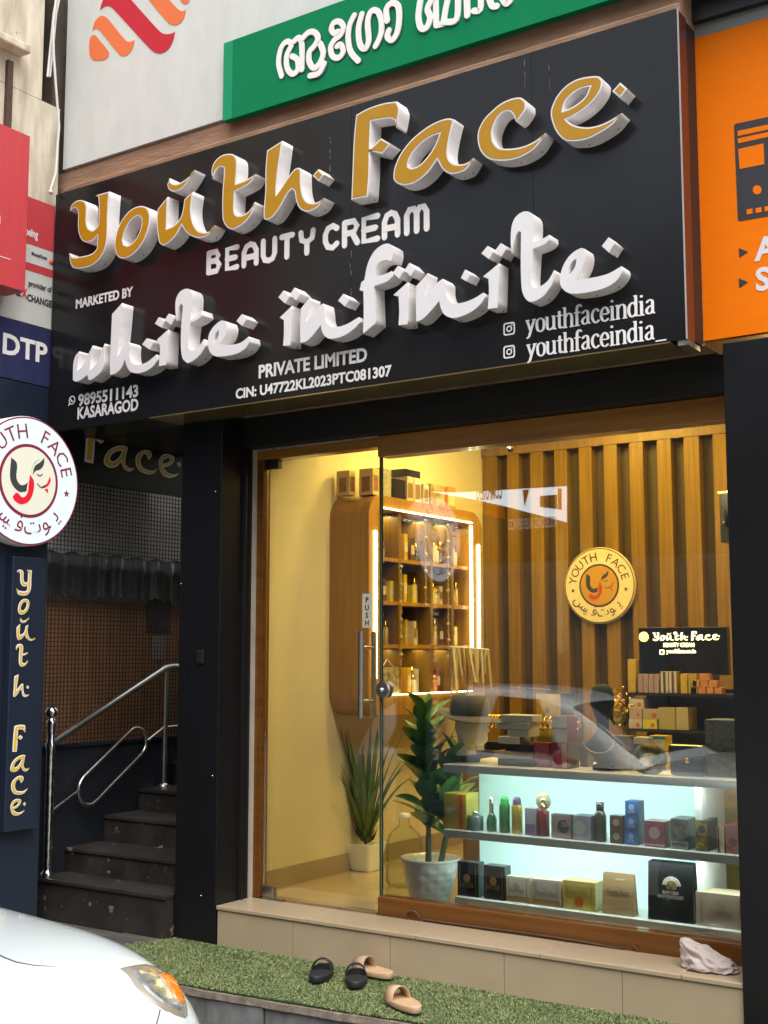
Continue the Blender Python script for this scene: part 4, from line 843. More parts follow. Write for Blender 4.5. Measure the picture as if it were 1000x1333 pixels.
for s_, p0, p1 in (('youthfaceindia',(685,434),(854,408)),('youthfaceindia_',(686,467),(868,438))):
    a = onsign(*p0); b = onsign(*p1); tot = sum(SF[c][0] for c in s_); k = (b.x-a.x)/tot; x = a.x; zb3 = (a.z+b.z)/2
    A1 = []; B1 = []
    for c in s_:
        w_, l1, l2 = SF[c]
        A1 += [[(x+p[0]*k, zb3+p[1]*k*1.0) for p in l] for l in l1]; B1 += [[(x+p[0]*k, zb3+p[1]*k) for p in l] for l in l2]; x += w_*k
    strokes(A1, .150*k, 'lettering', M_vinyl, frame(Vector((0,-.5004,0)), *FRONT), sign, thin=.45, t=.0012)
    strokes(B1, .065*k, 'lettering_serif', M_vinyl, frame(Vector((0,-.5004,0)), *FRONT), sign, t=.0008)['kind'] = 'stuff'
for cy in (428, 458):   # camera app emblem
    c = onsign(663, cy); q = .027
    sq = rrect(-q,q,-q,q,.011,4)
    F0 = frame(Vector((c.x,-.5006,c.z)), *FRONT)
    shape([sq, rrect(-q+.006,q-.006,-q+.006,q-.006,.007,4)], .0006, 'camera_emblem', M_vinyl, F0, sign)
    shape([[(.0135*math.cos(2*math.pi*k/20),.0135*math.sin(2*math.pi*k/20)) for k in range(20)],[(.0082*math.cos(2*math.pi*k/20),.0082*math.sin(2*math.pi*k/20)) for k in range(20)]], .0006, 'camera_emblem', M_vinyl, F0, sign)
    shape([[(.013+.003*math.cos(2*math.pi*k/8),.014+.003*math.sin(2*math.pi*k/8)) for k in range(8)]], .0006, 'camera_emblem', M_vinyl, F0, sign)
c = onsign(94,521); F0 = frame(Vector((c.x,-.5006,c.z)), *FRONT); q = .024
shape([[(q*math.cos(2*math.pi*k/24),q*math.sin(2*math.pi*k/24)) for k in range(24)],[((q-.005)*math.cos(2*math.pi*k/24),(q-.005)*math.sin(2*math.pi*k/24)) for k in range(24)]], .0006, 'phone_emblem', M_vinyl, F0, sign)
strokes([[(-.009,.008),(-.004,-.004),(.009,-.008)],[(-.024,-.026),(-.018,-.014)]], .006, 'phone_emblem', M_vinyl, F0, sign)

# glowing letters on the small lit board inside
def name_text(origin, ax, width, parent, mats, rim=.0, gap=.35, depth=.0008, stack=None, letters=NAME, scale=None):
    """lay the traced name out in a row (or in a column when stack is set)"""
    xall = []
    x0 = min(p.x for l in GLM['y'] for p in l); x1 = max(p.x for l in GLM['edot'] for p in l)
    # letters climb in perspective only in the picture; on the plane they are level
    k = scale or width/(x1-x0)
    zb_ = min(p.y for l in GLM['h'] for p in l)
    Mx = frame(Vector(origin), *ax)
    for g in letters:
        ls = [l for q in g for l in GLM[q]]
        L0 = [[Vector(((p.x-x0)*k, (p.y-zb_)*k)) for p in l] for l in ls]
        yield g, L0, Mx
c0 = PY(850,834,YN-.004); c1 = PY(937,834,YN-.004)
for g, L0, Mx in name_text((c0.x, YN-.004, c0.z), FRONT, c1.x-c0.x, nb, None):
    shape(L0, .001, 'glowing_letter', M_glow, Mx, nb)
a=PY(864,842,YN); text('BEAUTY CREAM',(a.x,YN-.003,a.z),FRONT,.026,M_glow,'lettering',nb,width=PY(904,842,YN).x-a.x,bold=.03,depth=.0005)
a=PY(868,850,YN); text('youthface.co.in',(a.x,YN-.003,a.z),FRONT,.028,M_glow,'lettering',nb,width=PY(906,850,YN).x-a.x,bold=.02,depth=.0005)
a=PY(862,849,YN); F0=frame(Vector((a.x,YN-.003,a.z)),*FRONT); shape([rrect(-.012,.012,-.012,.012,.004,3),rrect(-.007,.007,-.007,.007,.003,3)],.0005,'camera_emblem',M_glow,F0,nb)

# round emblem on the slatted wall
lw = PY(779,762,YB-.10)
ld = thing('wall_emblem','round cream and gold emblem on the slatted back wall','wall sign',(lw.x,YB-.1,lw.z))
MB().lathe((lw.x,YB-.085,lw.z),[(.001,0),(.243,0),(.245,.003),(.245,.025),(.001,.025)],56,'Y').build('emblem_body',mat('cream_acrylic',(.62,.52,.34),.4),ld)
logo_disc((lw.x,YB-.087,lw.z),FRONT,.24,ld,(mat('emblem_cream',(.66,.56,.34),.3),mat('emblem_gold',(.60,.32,.03),.25,metal=.35),mat('emblem_brown',(.06,.02,.01),.5),M_print_d,mat('emblem_red',(.4,.05,.01),.4)),depth=.0012)

# ---------------------------------------------------------------- boards above
zw = lambda px,py,y: PY(px,py,y).z
bw = thing('upper_white_board','dirty white board with orange and crimson wave strokes above the shop sign','sign board',(-3.6,-.42,4.5))
wl_ = PY(82,221,-.42); box(wl_.x, .4, -.42, -.39, wl_.z, 5.6).build('board_panel', M_wboard, bw)
def onw(px,py): q = PY(px,py,-.422); return (q.x,q.z)
KT=(100,0,6.25)
for nm, pts, mm in (('wave_stroke',[(105,330),(120,295),(148,286),(180,320),(262,428),(255,465),(220,488),(170,492),(125,482),(103,430)],M_orp),
  ('wave_stroke',[(127,247),(145,180),(180,138),(215,129),(250,150),(390,320),(420,340),(450,335),(472,325),(455,390),(420,440),(380,456),(345,440),(200,262),(175,238),(150,232)],M_orp),
  ('wave_stroke',[(190,78),(205,20),(260,-80),(380,-80),(440,-5),(660,240),(700,272),(750,277),(800,260),(780,340),(740,405),(690,432),(650,432),(600,400),(300,75),(270,52),(230,52)],M_crim),
  ('wave_stroke',[(585,-5),(560,-60),(700,-60),(755,0),(820,70),(855,90),(888,80),(870,150),(830,195),(790,202),(750,190)],M_orp),
  ('wave_stroke',[(838,-5),(870,30),(900,30),(918,0),(918,-40),(838,-40)],M_orp)):
    lp = smooth_poly([Vector(onw(*p)) for p in T(*KT,pts)],60)
    shape([lp],.0008,nm,mm,frame(Vector((0,-.4215,0)),*FRONT),bw)
bg = thing('green_board','green board with white regional script above the shop sign','sign board',(-2.9,-.46,4.3))
ga = PY(290,158,-.46); gt = PY(290,57,-.46)
box(ga.x, .3, -.46, -.422, ga.z, gt.z).build('board_panel', M_green, bg)
box(ga.x+.0005, PY(302,158,-.46).x, -.4615, -.4601, ga.z+.001, gt.z-.001).build('folded_edge', M_green2, bg)
MT=(340,0,1000/340)
ml = [[(80,292),(68,240),(78,185),(100,160),(120,168)],[(118,176),(100,215),(102,262),(122,284),(142,268),(140,230),(120,216)],[(128,160),(148,146),(158,175),(158,268)],[(160,150),(185,126),(208,126),(220,150),(205,180),(188,200),(186,235),(203,262),(226,245),(240,205),(228,168)],[(190,292),(225,282),(244,245)],
 [(296,122),(282,128),(270,112),(280,88),(302,84),(316,104),(306,134),(284,152),(268,180),(274,214),(298,222),(316,198),(306,172),(292,178)],[(358,60),(340,100),(335,150),(345,200),(374,234)],
 [(388,55),(375,110),(380,170),(400,188),(414,155),(410,85),(424,45),(448,45),(462,80),(462,125),(450,160),(440,178)],[(485,82),(482,38),(502,14),(525,22),(531,62),(525,120),(505,155),(486,142),(492,118)],
 [(612,5),(605,65),(614,108),(636,108),(650,70),(640,35),(660,-5)],[(670,-10),(672,98)],[(672,98),(700,92)],[(700,85),(712,20),(722,-20)],[(700,86),(750,76),(756,-10)],[(790,-10),(792,62)],[(842,-10),(840,38),(815,42)],[(872,-15),(885,22),(905,25)],[(925,-5),(940,15),(955,5)]]
def ong(px,py): q = PY(px,py,-.4615); return (q.x,q.z)
strokes([[ong(*p) for p in T(*MT,l)] for l in ml], .029, 'script_letters', M_vinyl, frame(Vector((0,-.4617,0)),*FRONT), bg, t=.004)
strokes([[(lambda q:(q[0]+.008,q[1]-.006))(ong(*p)) for p in T(*MT,l)] for l in ml[:9]], .029, 'script_shadow', mat('dark_green_print',(.0,.06,.03),.5), frame(Vector((0,-.4604,0)),*FRONT), bg, t=.0006)
# brown wall strip + beam above the sign
bd = thing('upper_building','weathered building with brown plaster beam above the shop','building',(-3.5,.2,3))
box(-5.45, -1.664, -.405, .6, 2.87, 4.345).build('brown_beam', M_brown, bd)
box(-5.24, -1.664, -.440, -.406, 4.16, 4.235).build('beam_ledge', M_brown, bd, bevel=.008)
box(-5.45, .6, -.25, .6, 4.346, 7.2).build('upper_wall', M_concrete, bd)
box(-4.46, 3.5, .62, .8, 3.45, 7.2).build('rear_wall', M_concrete, bd)
box(-5.45, -4.46, -.30, .62, 2.858, 2.868).build('stair_ceiling', M_black, bd)
# orange board right
ob = thing('orange_board','bright orange shop board with a black machine icon right of the main sign','sign board',(-1,-.3,3))
OY=-.27; oa=PY(915,444,OY); ot=PY(897,52,OY); 
m=MB(); m.add([(oa.x,OY,oa.z),(.6,OY,oa.z),(.6,OY,ot.z),(ot.x,OY,ot.z),(oa.x,OY+.03,oa.z),(.6,OY+.03,oa.z),(.6,OY+.03,ot.z),(ot.x,OY+.03,ot.z)],[(0,1,2,3),(4,7,6,5),(0,3,7,4),(3,2,6,7),(0,4,5,1)]); m.build('board_panel',M_orange,ob)
box(ot.x-.01,.6,OY+.0,OY+.03,ot.z+.001,ot.z+.055).build('grey_strip',mat('grey_board',(.22,.23,.22),.6),ob)
box(ot.x-.03,.6,-.352+.05,OY+.05,ot.z+.056,ot.z+.5).build('dark_board',mat('dark_board',(.02,.022,.026),.4),ob)
def ono(px,py): q=PY(px,py,OY-.001); return (q.x,q.z)
XT=(880,40,1000/315)
FO=frame(Vector((0,OY-.0009,0)),*FRONT); FO2=frame(Vector((0,OY-.0022,0)),*FRONT)
def oshape(pts,mm,fr,nm,z=0): shape([[Vector(ono(*p)) for p in T(*XT,pts)]],.0006,nm,mm,fr,ob)
oshape([(240,392),(248,384),(560,318),(560,735),(262,787),(256,780)],M_print_d,FO,'machine_icon')
oshape([(255,415),(560,350),(560,370),(256,436)],M_orange,FO2,'icon_slot'); oshape([(256,446),(560,381),(560,400),(258,466)],M_orange,FO2,'icon_slot')
oshape([(258,490),(362,466),(366,552),(264,572)],M_orange,FO2,'icon_window')
shape([[Vector(ono(880+(336+18*math.cos(2*math.pi*k/20))/XT[2],40+(658+19*math.sin(2*math.pi*k/20))/XT[2])) for k in range(20)]],.0006,'icon_knob',M_orange,FO2,ob)
for k in range(4): oshape([(292+37*k,740-6*k),(316+37*k,735-6*k),(318+37*k,755-6*k),(294+37*k,760-6*k)],M_orange,FO2,'icon_key')
for yy,ch in ((918,'A'),(1043,'S')):
    oshape([(260,yy-20),(298,yy-4),(262,yy+20)],M_print_d,FO,'arrow_mark')
    q=PY(*T(*XT,[(330,yy+32)])[0],OY); text({'A':'ACCESSORIES','S':'SALES'}[ch],(q.x,OY-.001,q.z),FRONT,.125,M_white,'lettering',ob,bold=.03,depth=.0006)

from mathutils import noise as NZ
# ---------------------------------------------------------------- stair entrance
XW=-5.42
st_ = thing('staircase','dark granite stairs climbing beside the navy wall left of the shop','stairs',(-5,.1,ZT))
lev = [(-.34,.46),(-.136,.592),(.145,.737),(.415,.862),(.70,1.0),(.98,1.14),(1.26,1.28),(1.54,1.42)]
pz = ZT-.03
for k,(y,z) in enumerate(lev):
    z+=.0; y2 = lev[k+1][0] if k+1<len(lev) else 2.6
    box(XW+.002,-4.46,y+.02,y2+.02,ZT-.03,z-.022).build('step_core',M_steps,st_)
    half=(-4.95)
    for a,b in ((XW+.003,-5.0+.12*(k%2)),(-5.0+.12*(k%2),-4.461)): box(a+.001,b-.001,y+.004,y+.0195,pz+.001,z-.023).build('riser_slab',M_steps,st_)
    box(XW+.003,-4.461,y-.006,y2+.018,z-.022,z).build('tread_slab',M_steps,st_,bevel=.004); pz=z
sw_ = thing('stair_wall','stair side wall with wire mesh over brown panels and a navy lower part','wall',(XW,1,1))
z_ = lambda rel: rel+1.65
box(XW-.12,XW,-.34,3.2,ZT,z_(-.505)).build('navy_dado',mat('navy_paint',(.016,.019,.025),.45,var=.2,vscale=5),sw_)
box(XW-.16,XW-.10,-.33,3.2,z_(-.503),z_(.31)).build('brown_panel',mat('brown_cloth',(.42,.19,.08),.7,col2=(.26,.12,.05),vscale=4,stretch=(4,9,.5),bump=.2),sw_)
box(XW-.16,XW-.10,-.33,3.2,z_(.311),z_(1.24)).build('plaster_panel',mat('grey_plaster',(.74,.69,.63),.85,col2=(.5,.46,.42),vscale=5,bump=.3,bscale=12),sw_)
# black crumpled sheeting band
m=MB(); n=160
for i in range(n):
    y=-.33+i*3.0/n; d=.006*math.sin(i*1.9)+.005*math.sin(i*.83+2)+.016*NZ.noise(Vector((i*.31,0,3)))
    for z in (.575,.50,.47,.33): m.v.append((XW-.02+d*(1 if z<.5 else .5)+(.01 if z==.5 else 0),y,z_(z)+.008*math.sin(i*.7)))
for i in range(n-1):
    for j in range(3): m.f.append((i*4+j,i*4+j+1,(i+1)*4+j+1,(i+1)*4+j)); m.m.append(0); m.sm.append(True)
m.build('black_sheeting',mat('crumpled_black_film',(.012,.012,.013),.22,bump=1.0,bscale=45,bstretch=(1,4,.6),coat=.5),sw_)
m=MB()
for k in range(62):
    z=z_(-.50)+k*.0247
    if z_(.33)<z<z_(.57): continue
    m.box(XW-.0025,XW+.0005,-.33,2.4,z-.0022,z+.0022)
for k in range(105):
    y=-.33+k*.0262; m.box(XW-.0055,XW-.003,y-.0022,y+.0022,z_(-.5),z_(.33)); m.box(XW-.0055,XW-.003,y-.0022,y+.0022,z_(.57),z_(1.02))
m.build('wire_mesh',mat('mesh_wire',(.03,.03,.028),.5,metal=.3),sw_,kind='stuff')
box(XW-.03,XW+.015,-.33,2.6,z_(-.515),z_(-.50)).build('mesh_rail',M_navy,sw_)
a=PX(208,790,XW-.09); box(XW-.099,XW-.095,a.y-.10,a.y+.10,a.z-.16,a.z+.12).build('poster',mat('dark_poster',(.12,.07,.06),.6,col2=(.06,.03,.03),vscale=12),sw_)
box(XW-.0945,XW-.094,a.y-.06,a.y+.06,a.z-.33,a.z-.18).build('notice_sheet',mat('dull_paper',(.30,.27,.24),.7),sw_)
box(-5.45,-4.46,2.6,2.7,ZT,2.1).build('end_wall',mat('dark_wall_paint',(.03,.028,.026),.8),sw_)
# gold lettering on the stair fascia (faces +x)
fa = thing('stair_fascia','black fascia over the stairs with the gold outlined shop name','sign',(-5.28,.4,2.7))
FXX=-5.25
box(FXX-.05,FXX,-.452,2.4,z_(.955),2.9).build('fascia_panel',M_acp,fa)
M_goldd=mat('gold_outline_face',(.75,.46,.05),.4)
def place(letters, spots, ax_origin, mats, parent, hgt, rim, upright=True):
    pass
def put_letter(g, origin, ax, height, parent, rimw=.12, mface=M_goldd, mrim=M_vinyl, ref=None, hw=1.0):
    ls=[l for q in g for l in GLM[q]]; zs=[p.y for q in g[:1] for l in GLM[q] for p in l]; xs_=[p.x for q in g[:1] for l in GLM[q] for p in l]
    k=height/(max(zs)-min(zs)); L0=[[Vector(((p.x-min(xs_))*k*hw,(p.y-min(zs))*k)) for p in l] for l in ls]
    Mx=frame(Vector(origin),*ax)
    o=shape(L0,.0005,'letter_outline',mrim,Mx,parent)
    hs=[]; idx=0; fc=[]
    for q in g:
        for j,l in enumerate(GLM[q]): fc.append(inset(L0[idx],(-1 if j>0 else 1)*height*.045*rimw/.12)); idx+=1
    shape(fc,.0006,'letter_face',mface,Mx@Matrix.Translation((0,0,.0012)),parent)
def fpt(px,py): return PX(px,py,FXX+.001)
k0=[(('F',),110,607,.205),(('a',),135,609,.145),(('c',),176,617,.145),(('e','edot'),206,624,.145)]
bz_=fpt(135,608).z
for g,pxx,pyy,hgt in k0:
    o_=fpt(pxx,pyy); put_letter(g,(FXX+.001,o_.y,bz_-(.0 if g[0]!='F' else -.01)),SIDE,hgt*(1.35 if g[0]=='F' else 1),fa,rimw=.14,hw=1.05)
o_=fpt(216,566); put_letter(('h',),(FXX+.001,o_.y-.10,bz_+.235),SIDE,.22,fa,rimw=.16)
# steel newel post and handrails
nw = thing('stair_railing','polished steel stair railing with a patterned newel post and round loop','railing',(-5.36,-.31,.45))
npx=-5.36; ny=-.31
prof=[(.032,0),(.034,.02),(.026,.03)]+[(.022+.0045*(k%2),.04+k*.0125) for k in range(50)]+[(.027,.675),(.030,.70),(.022,.72),(.024,.80),(.028,.82),(.018,.84)]
MB().lathe((npx,ny,.462),prof,16,f=lambda a,h:1+.05*math.sin(6*a+h*90) if .04<h<.66 else 1).build('newel_post',M_chrome,nw)
MB().sphere((npx,ny,1.335),.036,12).build('ball_finial',M_chrome,nw)
rx=-5.37
MB().tube([(rx,ny,z_(-.49)),(rx,.568,z_(-.085)),(rx,.62,z_(-.075)),(rx,2.2,z_(-.07))],.021,12).build('handrail',M_steel,nw)
MB().tube([(rx,.58,.862),(rx,.58,z_(-.085))],.017,12).build('baluster',M_steel,nw)
MB().lathe((rx,.58,.862),[(.035,0),(.033,.012),(.02,.02)],16).build('base_flange',M_steel,nw)
lp=[]
cA=Vector((0,-.01,z_(-.755))); cB=Vector((0,.34,z_(-.515))); rr=.085; d=(cB-cA).normalized(); pn=Vector((0,-d.z,d.y))
for k in range(11): a=R(90+180*k/10); lp.append(cA+pn*rr*math.sin(a)*1+d*rr*math.cos(a))
for k in range(11): a=R(-90+180*k/10); lp.append(cB+pn*rr*math.sin(a)*1+d*rr*math.cos(a))
MB().tube([(rx,p.y,p.z) for p in lp],.011,10,closed=True).build('oval_loop',M_steel,nw)
MB().tube([(rx,ny,z_(-.86)),(rx,-.085,z_(-.75))],.010,8).build('rail_bar',M_steel,nw)
MB().tube([(rx,.415,z_(-.52)),(rx,.568,z_(-.44)),(rx,2.0,z_(-.40))],.010,8).build('rail_bar',M_steel,nw)

# ---------------------------------------------------------------- left neighbour: side wall with boards
nb_ = thing('side_building','weathered cream building projecting left of the shop','building',(-5.6,-1,0))
LX=-5.25
e0=PX(61,60,LX).y
box(-8,LX-.03,-3.2,-.456,0,z_(1.75)).build('lower_wall',M_navy,nb_)
box(-8,LX-.028,-3.2,-.452,z_(1.752),z_(3.05)).build('wall',M_concrete,nb_)
box(-8,LX-.028,-3.2,e0,z_(3.053),z_(5.2)).build('wall',M_concrete,nb_)
a=PX(0,52,LX); b=PX(31.5,67,LX); box(LX-.03,LX+.06,-2.5,b.y,b.z-.03,b.z+.015).build('ledge',M_concrete,nb_,bevel=.008)
a=PX(17,78,LX+.01); box(LX-.029,LX-.005,a.y-.018,a.y+.018,PX(17,165,LX).z-.4,a.z).build('iron_strap',mat('brown_iron',(.09,.05,.035),.7,var=.3,vscale=20),nb_)
box(-8,LX-.10,-.45,.2,z_(2.6),z_(5.2)).build('recessed_wall',mat('dark_plaster',(.12,.09,.07),.9,var=.5,vscale=8,bump=.4),nb_)
# boards on the side wall (face +x)
def sboard(px_r,pt_r,pb_r,x,name,label,m_,thick=.02,y0=-2.0):
    q=PX(px_r,(pt_r+pb_r)/2,x); zt=PX(px_r,pt_r,x).z; zb=PX(px_r,pb_r,x).z
    t=thing(name,label,'sign board',(x,q.y,zb)); box(x-thick,x,y0,q.y,zb,zt).build('board_panel',m_,t,bevel=.002); return t,q.y,zb,zt
b1,yr,zb,zt=sboard(36,176,381,LX+.17,'red_board','faded red projecting board at the top left, nearest the street',M_red,.15,-2.2)
q=PX(0,300,LX+.17); text('e',(LX+.171,q.y-.055,PX(0,292,LX+.17).z),SIDE,.12,M_white,'lettering',b1,bold=.02,depth=.0005)
tt=PX(0,325,LX+.17); text('Smile..',(LX+.171,tt.y-.20,tt.z),SIDE,.07,M_white,'lettering',b1,depth=.0005)
box(LX+.1705,LX+.1712,-2.1,PX(14,338,LX+.17).y,PX(14,338,LX+.17).z-.002,PX(14,338,LX+.17).z+.002).build('printed_line',M_white,b1)
b2,yr,zb,zt=sboard(69.3,268,430,LX,'exchange_board','red and white money transfer board beside the main sign',M_offw)
def band(t,pt,pb,m_,x=LX): 
    a=PX(69,pt,x).z; b=PX(69,pb,x).z; box(x+.0003,x+.0015,-2.0,yr-.001,b,a).build('printed_band',m_,t)
band(b2,268,328,M_red); band(b2,352,362,M_red)
def sletter(t,s,px,py,hpx,w_px,m_,x=LX,bold=.02,shear=0):
    a=PX(px,py,x); b=PX(px+w_px,py+w_px*(851.5-py)/(1605.6-px),x); h=PX(px,py-hpx,x).z-a.z
    text(s,(x+.0025,a.y,(a.z+b.z)/2),SIDE,h/.727,m_,'lettering',t,width=b.y-a.y,bold=bold,depth=.0004,shear=shear)
sletter(b2,'Forex being',12,298,11,37,M_white,bold=.03)
sletter(b2,'MoneyGram',41,332,5,20,M_print_d)
c=PX(66.5,341,LX); MB().lathe((LX+.0015,c.y,c.z),[(.001,0.002),(.016,.002),(.016,0)],18,'X').build('globe_mark',M_orp,b2)
sletter(b2,'provider of',37,372,8,30,M_print_d); 
sletter(b2,'UAE',10,381,9,17,M_print_d,bold=.03); sletter(b2,'X',28,386,12,7,M_red_p,bold=.03); sletter(b2,'CHANGE',35,391,9,32,M_print_d,bold=.03)
b3,yr,zb,zt=sboard(68,430.5,505.5,LX+.002,'blue_board','scratched blue board lettered DTP below the exchange board',M_blue)
sletter(b3,'DTP',3,459,27,58,M_vinyl,x=LX+.002,bold=.03)
b4,yr,zb,zt=sboard(67,506.5,600,LX+.001,'dark_board','blank dark panel under the blue board',M_navy)
# cables
cb=MB()
pts=[(75,-6),(70,18),(67,50),(63,90),(62,100)]
cb.tube([PX(a,b,LX-.01) for a,b in pts],.007,8); cb.tube([PX(a+3,b,LX-.012) for a,b in pts],.007,8)
cb.tube([PX(a,b,LX+.02) for a,b in ((74,-6),(69,30),(70,70),(72,100),(75,140),(77,165),(75,190),(73,225),(69,238),(66,247))],.007,8)
cb.sphere(PX(66,250,LX+.02),.014,6)
tag(cb.build('cable',M_cable),'white cables hanging down beside the white board at the top left','cable')

# ---------------------------------------------------------------- free standing navy pylon with vertical name and round sign
PXX=-4.11
py_ = thing('sign_pylon','navy sign post with a vertical panel lettered in gold, standing at the kerb left','sign post',(PXX,-1.6,0))
yR=PX(52,1150,PXX).y
box(PXX-.16,PXX-.012,-2.05,yR,0,z_(.50)).build('post',M_navy,py_,bevel=.004)
a=PX(11,728,PXX); b=PX(53,728,PXX); zb=PX(50,1076,PXX).z
box(PXX-.011,PXX+.03,a.y,b.y,zb,a.z+.012).build('name_panel',M_navy,py_,bevel=.003)
pan=PXX+.0305
vs_=[(('y',),21,741,775,.80),(('o',),23,779,800,1),(('u','breve'),21,812,834,1),(('t',),20,838,868,1),(('h','hdot'),17,878,908,1),(('F',),16,944,979,1),(('a',),13,984,1006,1),(('c',),14,1011,1036,1),(('e','edot'),13,1041,1063,1)]
M_goldb=mat('bright_gold_vinyl',(.66,.43,.03),.4)
for g,pxx,pt,pb,hw in vs_:
    A=PX(pxx,pb,pan); Bz=PX(pxx,pt,pan).z
    put_letter(g,(pan+.0006,A.y,A.z),SIDE,Bz-A.z,py_,rimw=.13,mface=M_goldb,mrim=M_white,hw=.92)
rs_ = thing('round_sign','white round sign with added glow and maroon ring lettering on the navy post','round sign',(PXX,-1.57,z_(.717)))
dc=PX(37.5,626,PXX+.05)
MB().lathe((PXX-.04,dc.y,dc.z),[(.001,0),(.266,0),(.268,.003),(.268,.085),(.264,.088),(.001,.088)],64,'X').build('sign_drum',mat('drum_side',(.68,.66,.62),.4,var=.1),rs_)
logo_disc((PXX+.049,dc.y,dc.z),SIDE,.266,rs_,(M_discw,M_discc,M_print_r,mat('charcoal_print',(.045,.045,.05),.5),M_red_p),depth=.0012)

# ---------------------------------------------------------------- plants
def leaf_mesh(name,L,W,m_,fold=.25,droop=.3,n=6):
    vs=[];fs=[]
    for i in range(n+1):
        t=i/n; w=W*math.sin(math.pi*min(1,t*.94+.03))**.75*(1-.25*t); z=-droop*L*t*t; x=L*t
        vs+=[(x,-w,z+fold*w),(x,0,z),(x,w,z+fold*w)]
    for i in range(n): a=i*3; fs+=[(a,a+1,a+4,a+3),(a+1,a+2,a+5,a+4)]
    mb=MB(); mb.add(vs,fs,True); me=mb.mesh(name,m_); return me
rub=thing('rubber_plant','leafy green rubber plant in a dimpled white pot just behind the window','potted plant',(-3.25,.25,ZF))
pc=(PY(560,1100,.27).x,.27)
pr=[(.085,0)]+[(.088+.052*(k/14)**.8,.004+k*.0152) for k in range(15)]+[(.146,.219),(.142,.222),(.130,.214),(.122,.19)]
pz0=ZF+.005
def dim(a,h):
    r=int(h/.034); return 1-.055*max(0,math.sin((a*9+ (r%2)*math.pi)))*abs(math.sin(math.pi*(h/.034)))if .01<h<.2 else 1
m=MB(); prf=[(.085,0)]+[(.088+.052*(k/44)**.8,.002+k*.0048) for k in range(45)]+[(.147,.216),(.147,.226),(.139,.226),(.130,.21),(.12,.195)]
m.lathe((pc[0],pc[1],pz0),prf,90,f=dim); m.build('pot',M_white_p,rub)
MB().lathe((pc[0],pc[1],pz0+.19),[(.001,.004),(.125,.0)],24).build('soil',M_soil,rub)
stems=[[(pc[0]-.01,pc[1],pz0+.19),(pc[0]-.015,pc[1]+.01,pz0+.40),(pc[0]-.04,pc[1]+.02,pz0+.7),(pc[0]-.045,pc[1]+.03,pz0+.92)],[(pc[0]+.04,pc[1]+.03,pz0+.19),(pc[0]+.07,pc[1]+.05,pz0+.36),(pc[0]+.11,pc[1]+.04,pz0+.6),(pc[0]+.12,pc[1]+.05,pz0+.72)]]
lm=leaf_mesh('leaf',.185,.060,M_leaf,droop=.22); lmy=leaf_mesh('leaf_young',.16,.045,M_leafy,fold=.35,droop=.1)
rr_=random.Random(11)
for si,s_ in enumerate(stems):
    MB().tube(s_,[.016,.012,.009,.005],8).build('stem',M_trunk,rub)
    z_a,z_b=s_[1][2]-.05,s_[-1][2]; nl=42 if si==0 else 20
    for k in range(nl):
        t=k/(nl-1); z=z_a+(z_b-z_a)*t
        # point on stem
        for a_,b_ in zip(s_,s_[1:]):
            if a_[2]<=z<=b_[2]+1e-6: u=(z-a_[2])/(b_[2]-a_[2]); P0=Vector(a_).lerp(Vector(b_),u); break
        az=k*2.4+si; el=R(rr_.uniform(30,62)+18*t)
        top=t>.82
        o=link('leaf',lmy if (top and rr_.random()<.8) else lm,rub)
        s=rr_.uniform(.85,1.15)*(1 if not top else .85)
        if P0.y+.165*s*math.cos(el)*math.sin(az) < .03: az=-az
        o.matrix_basis=Matrix.Translation(P0)@Matrix.Rotation(az,4,'Z')@Matrix.Rotation(-el,4,'Y')@Matrix.Rotation(rr_.uniform(-.5,.5),4,'X')@Matrix.Diagonal((s,s,s,1))
spk=thing('spiky_plant','dark spiky leafed plant in a small square white pot by the cream wall','potted plant',(-4.0,.95,ZF))
sc=Vector((PZ(476,1124,ZF).x+.0,.92,ZF+.002)); sc.x=PY(476,1110,.92).x
m=MB(); n=8
for r,h in ((.062,0),(.066,.01),(.090,.145),(.090,.15),(.080,.15),(.076,.12)):
    for cx_,cy_ in ((-1,-1),(1,-1),(1,1),(-1,1)):
        for k in range(3):
            a=math.atan2(cy_,cx_)+R(-30+30*k); m.v.append((sc.x+cx_*r*.72+r*.28*math.cos(a),sc.y+cy_*r*.72+r*.28*math.sin(a),sc.z+h))
nn=12
m.f=[(i*nn+k,i*nn+(k+1)%nn,(i+1)*nn+(k+1)%nn,(i+1)*nn+k) for i in range(5) for k in range(nn)]+[tuple(range(nn))[::-1],tuple(range(5*nn,6*nn))]; m.m=[0]*len(m.f); m.sm=[False]*len(m.f)
m.build('pot',M_white_p,spk,bevel=.002)
for k in range(16):
    a=k*2.4; MB().add([(sc.x,sc.y,sc.z+.14),(sc.x+.05*math.cos(a-.3),sc.y+.05*math.sin(a-.3),sc.z+.17+.005*k),(sc.x+.075*math.cos(a),sc.y+.075*math.sin(a),sc.z+.21+.006*k),(sc.x+.05*math.cos(a+.3),sc.y+.05*math.sin(a+.3),sc.z+.17+.005*k)],[(0,1,2,3)]).build('dry_bract',mat('dry_leaf_base',(.06,.045,.03),.8),spk)
rr_=random.Random(4)
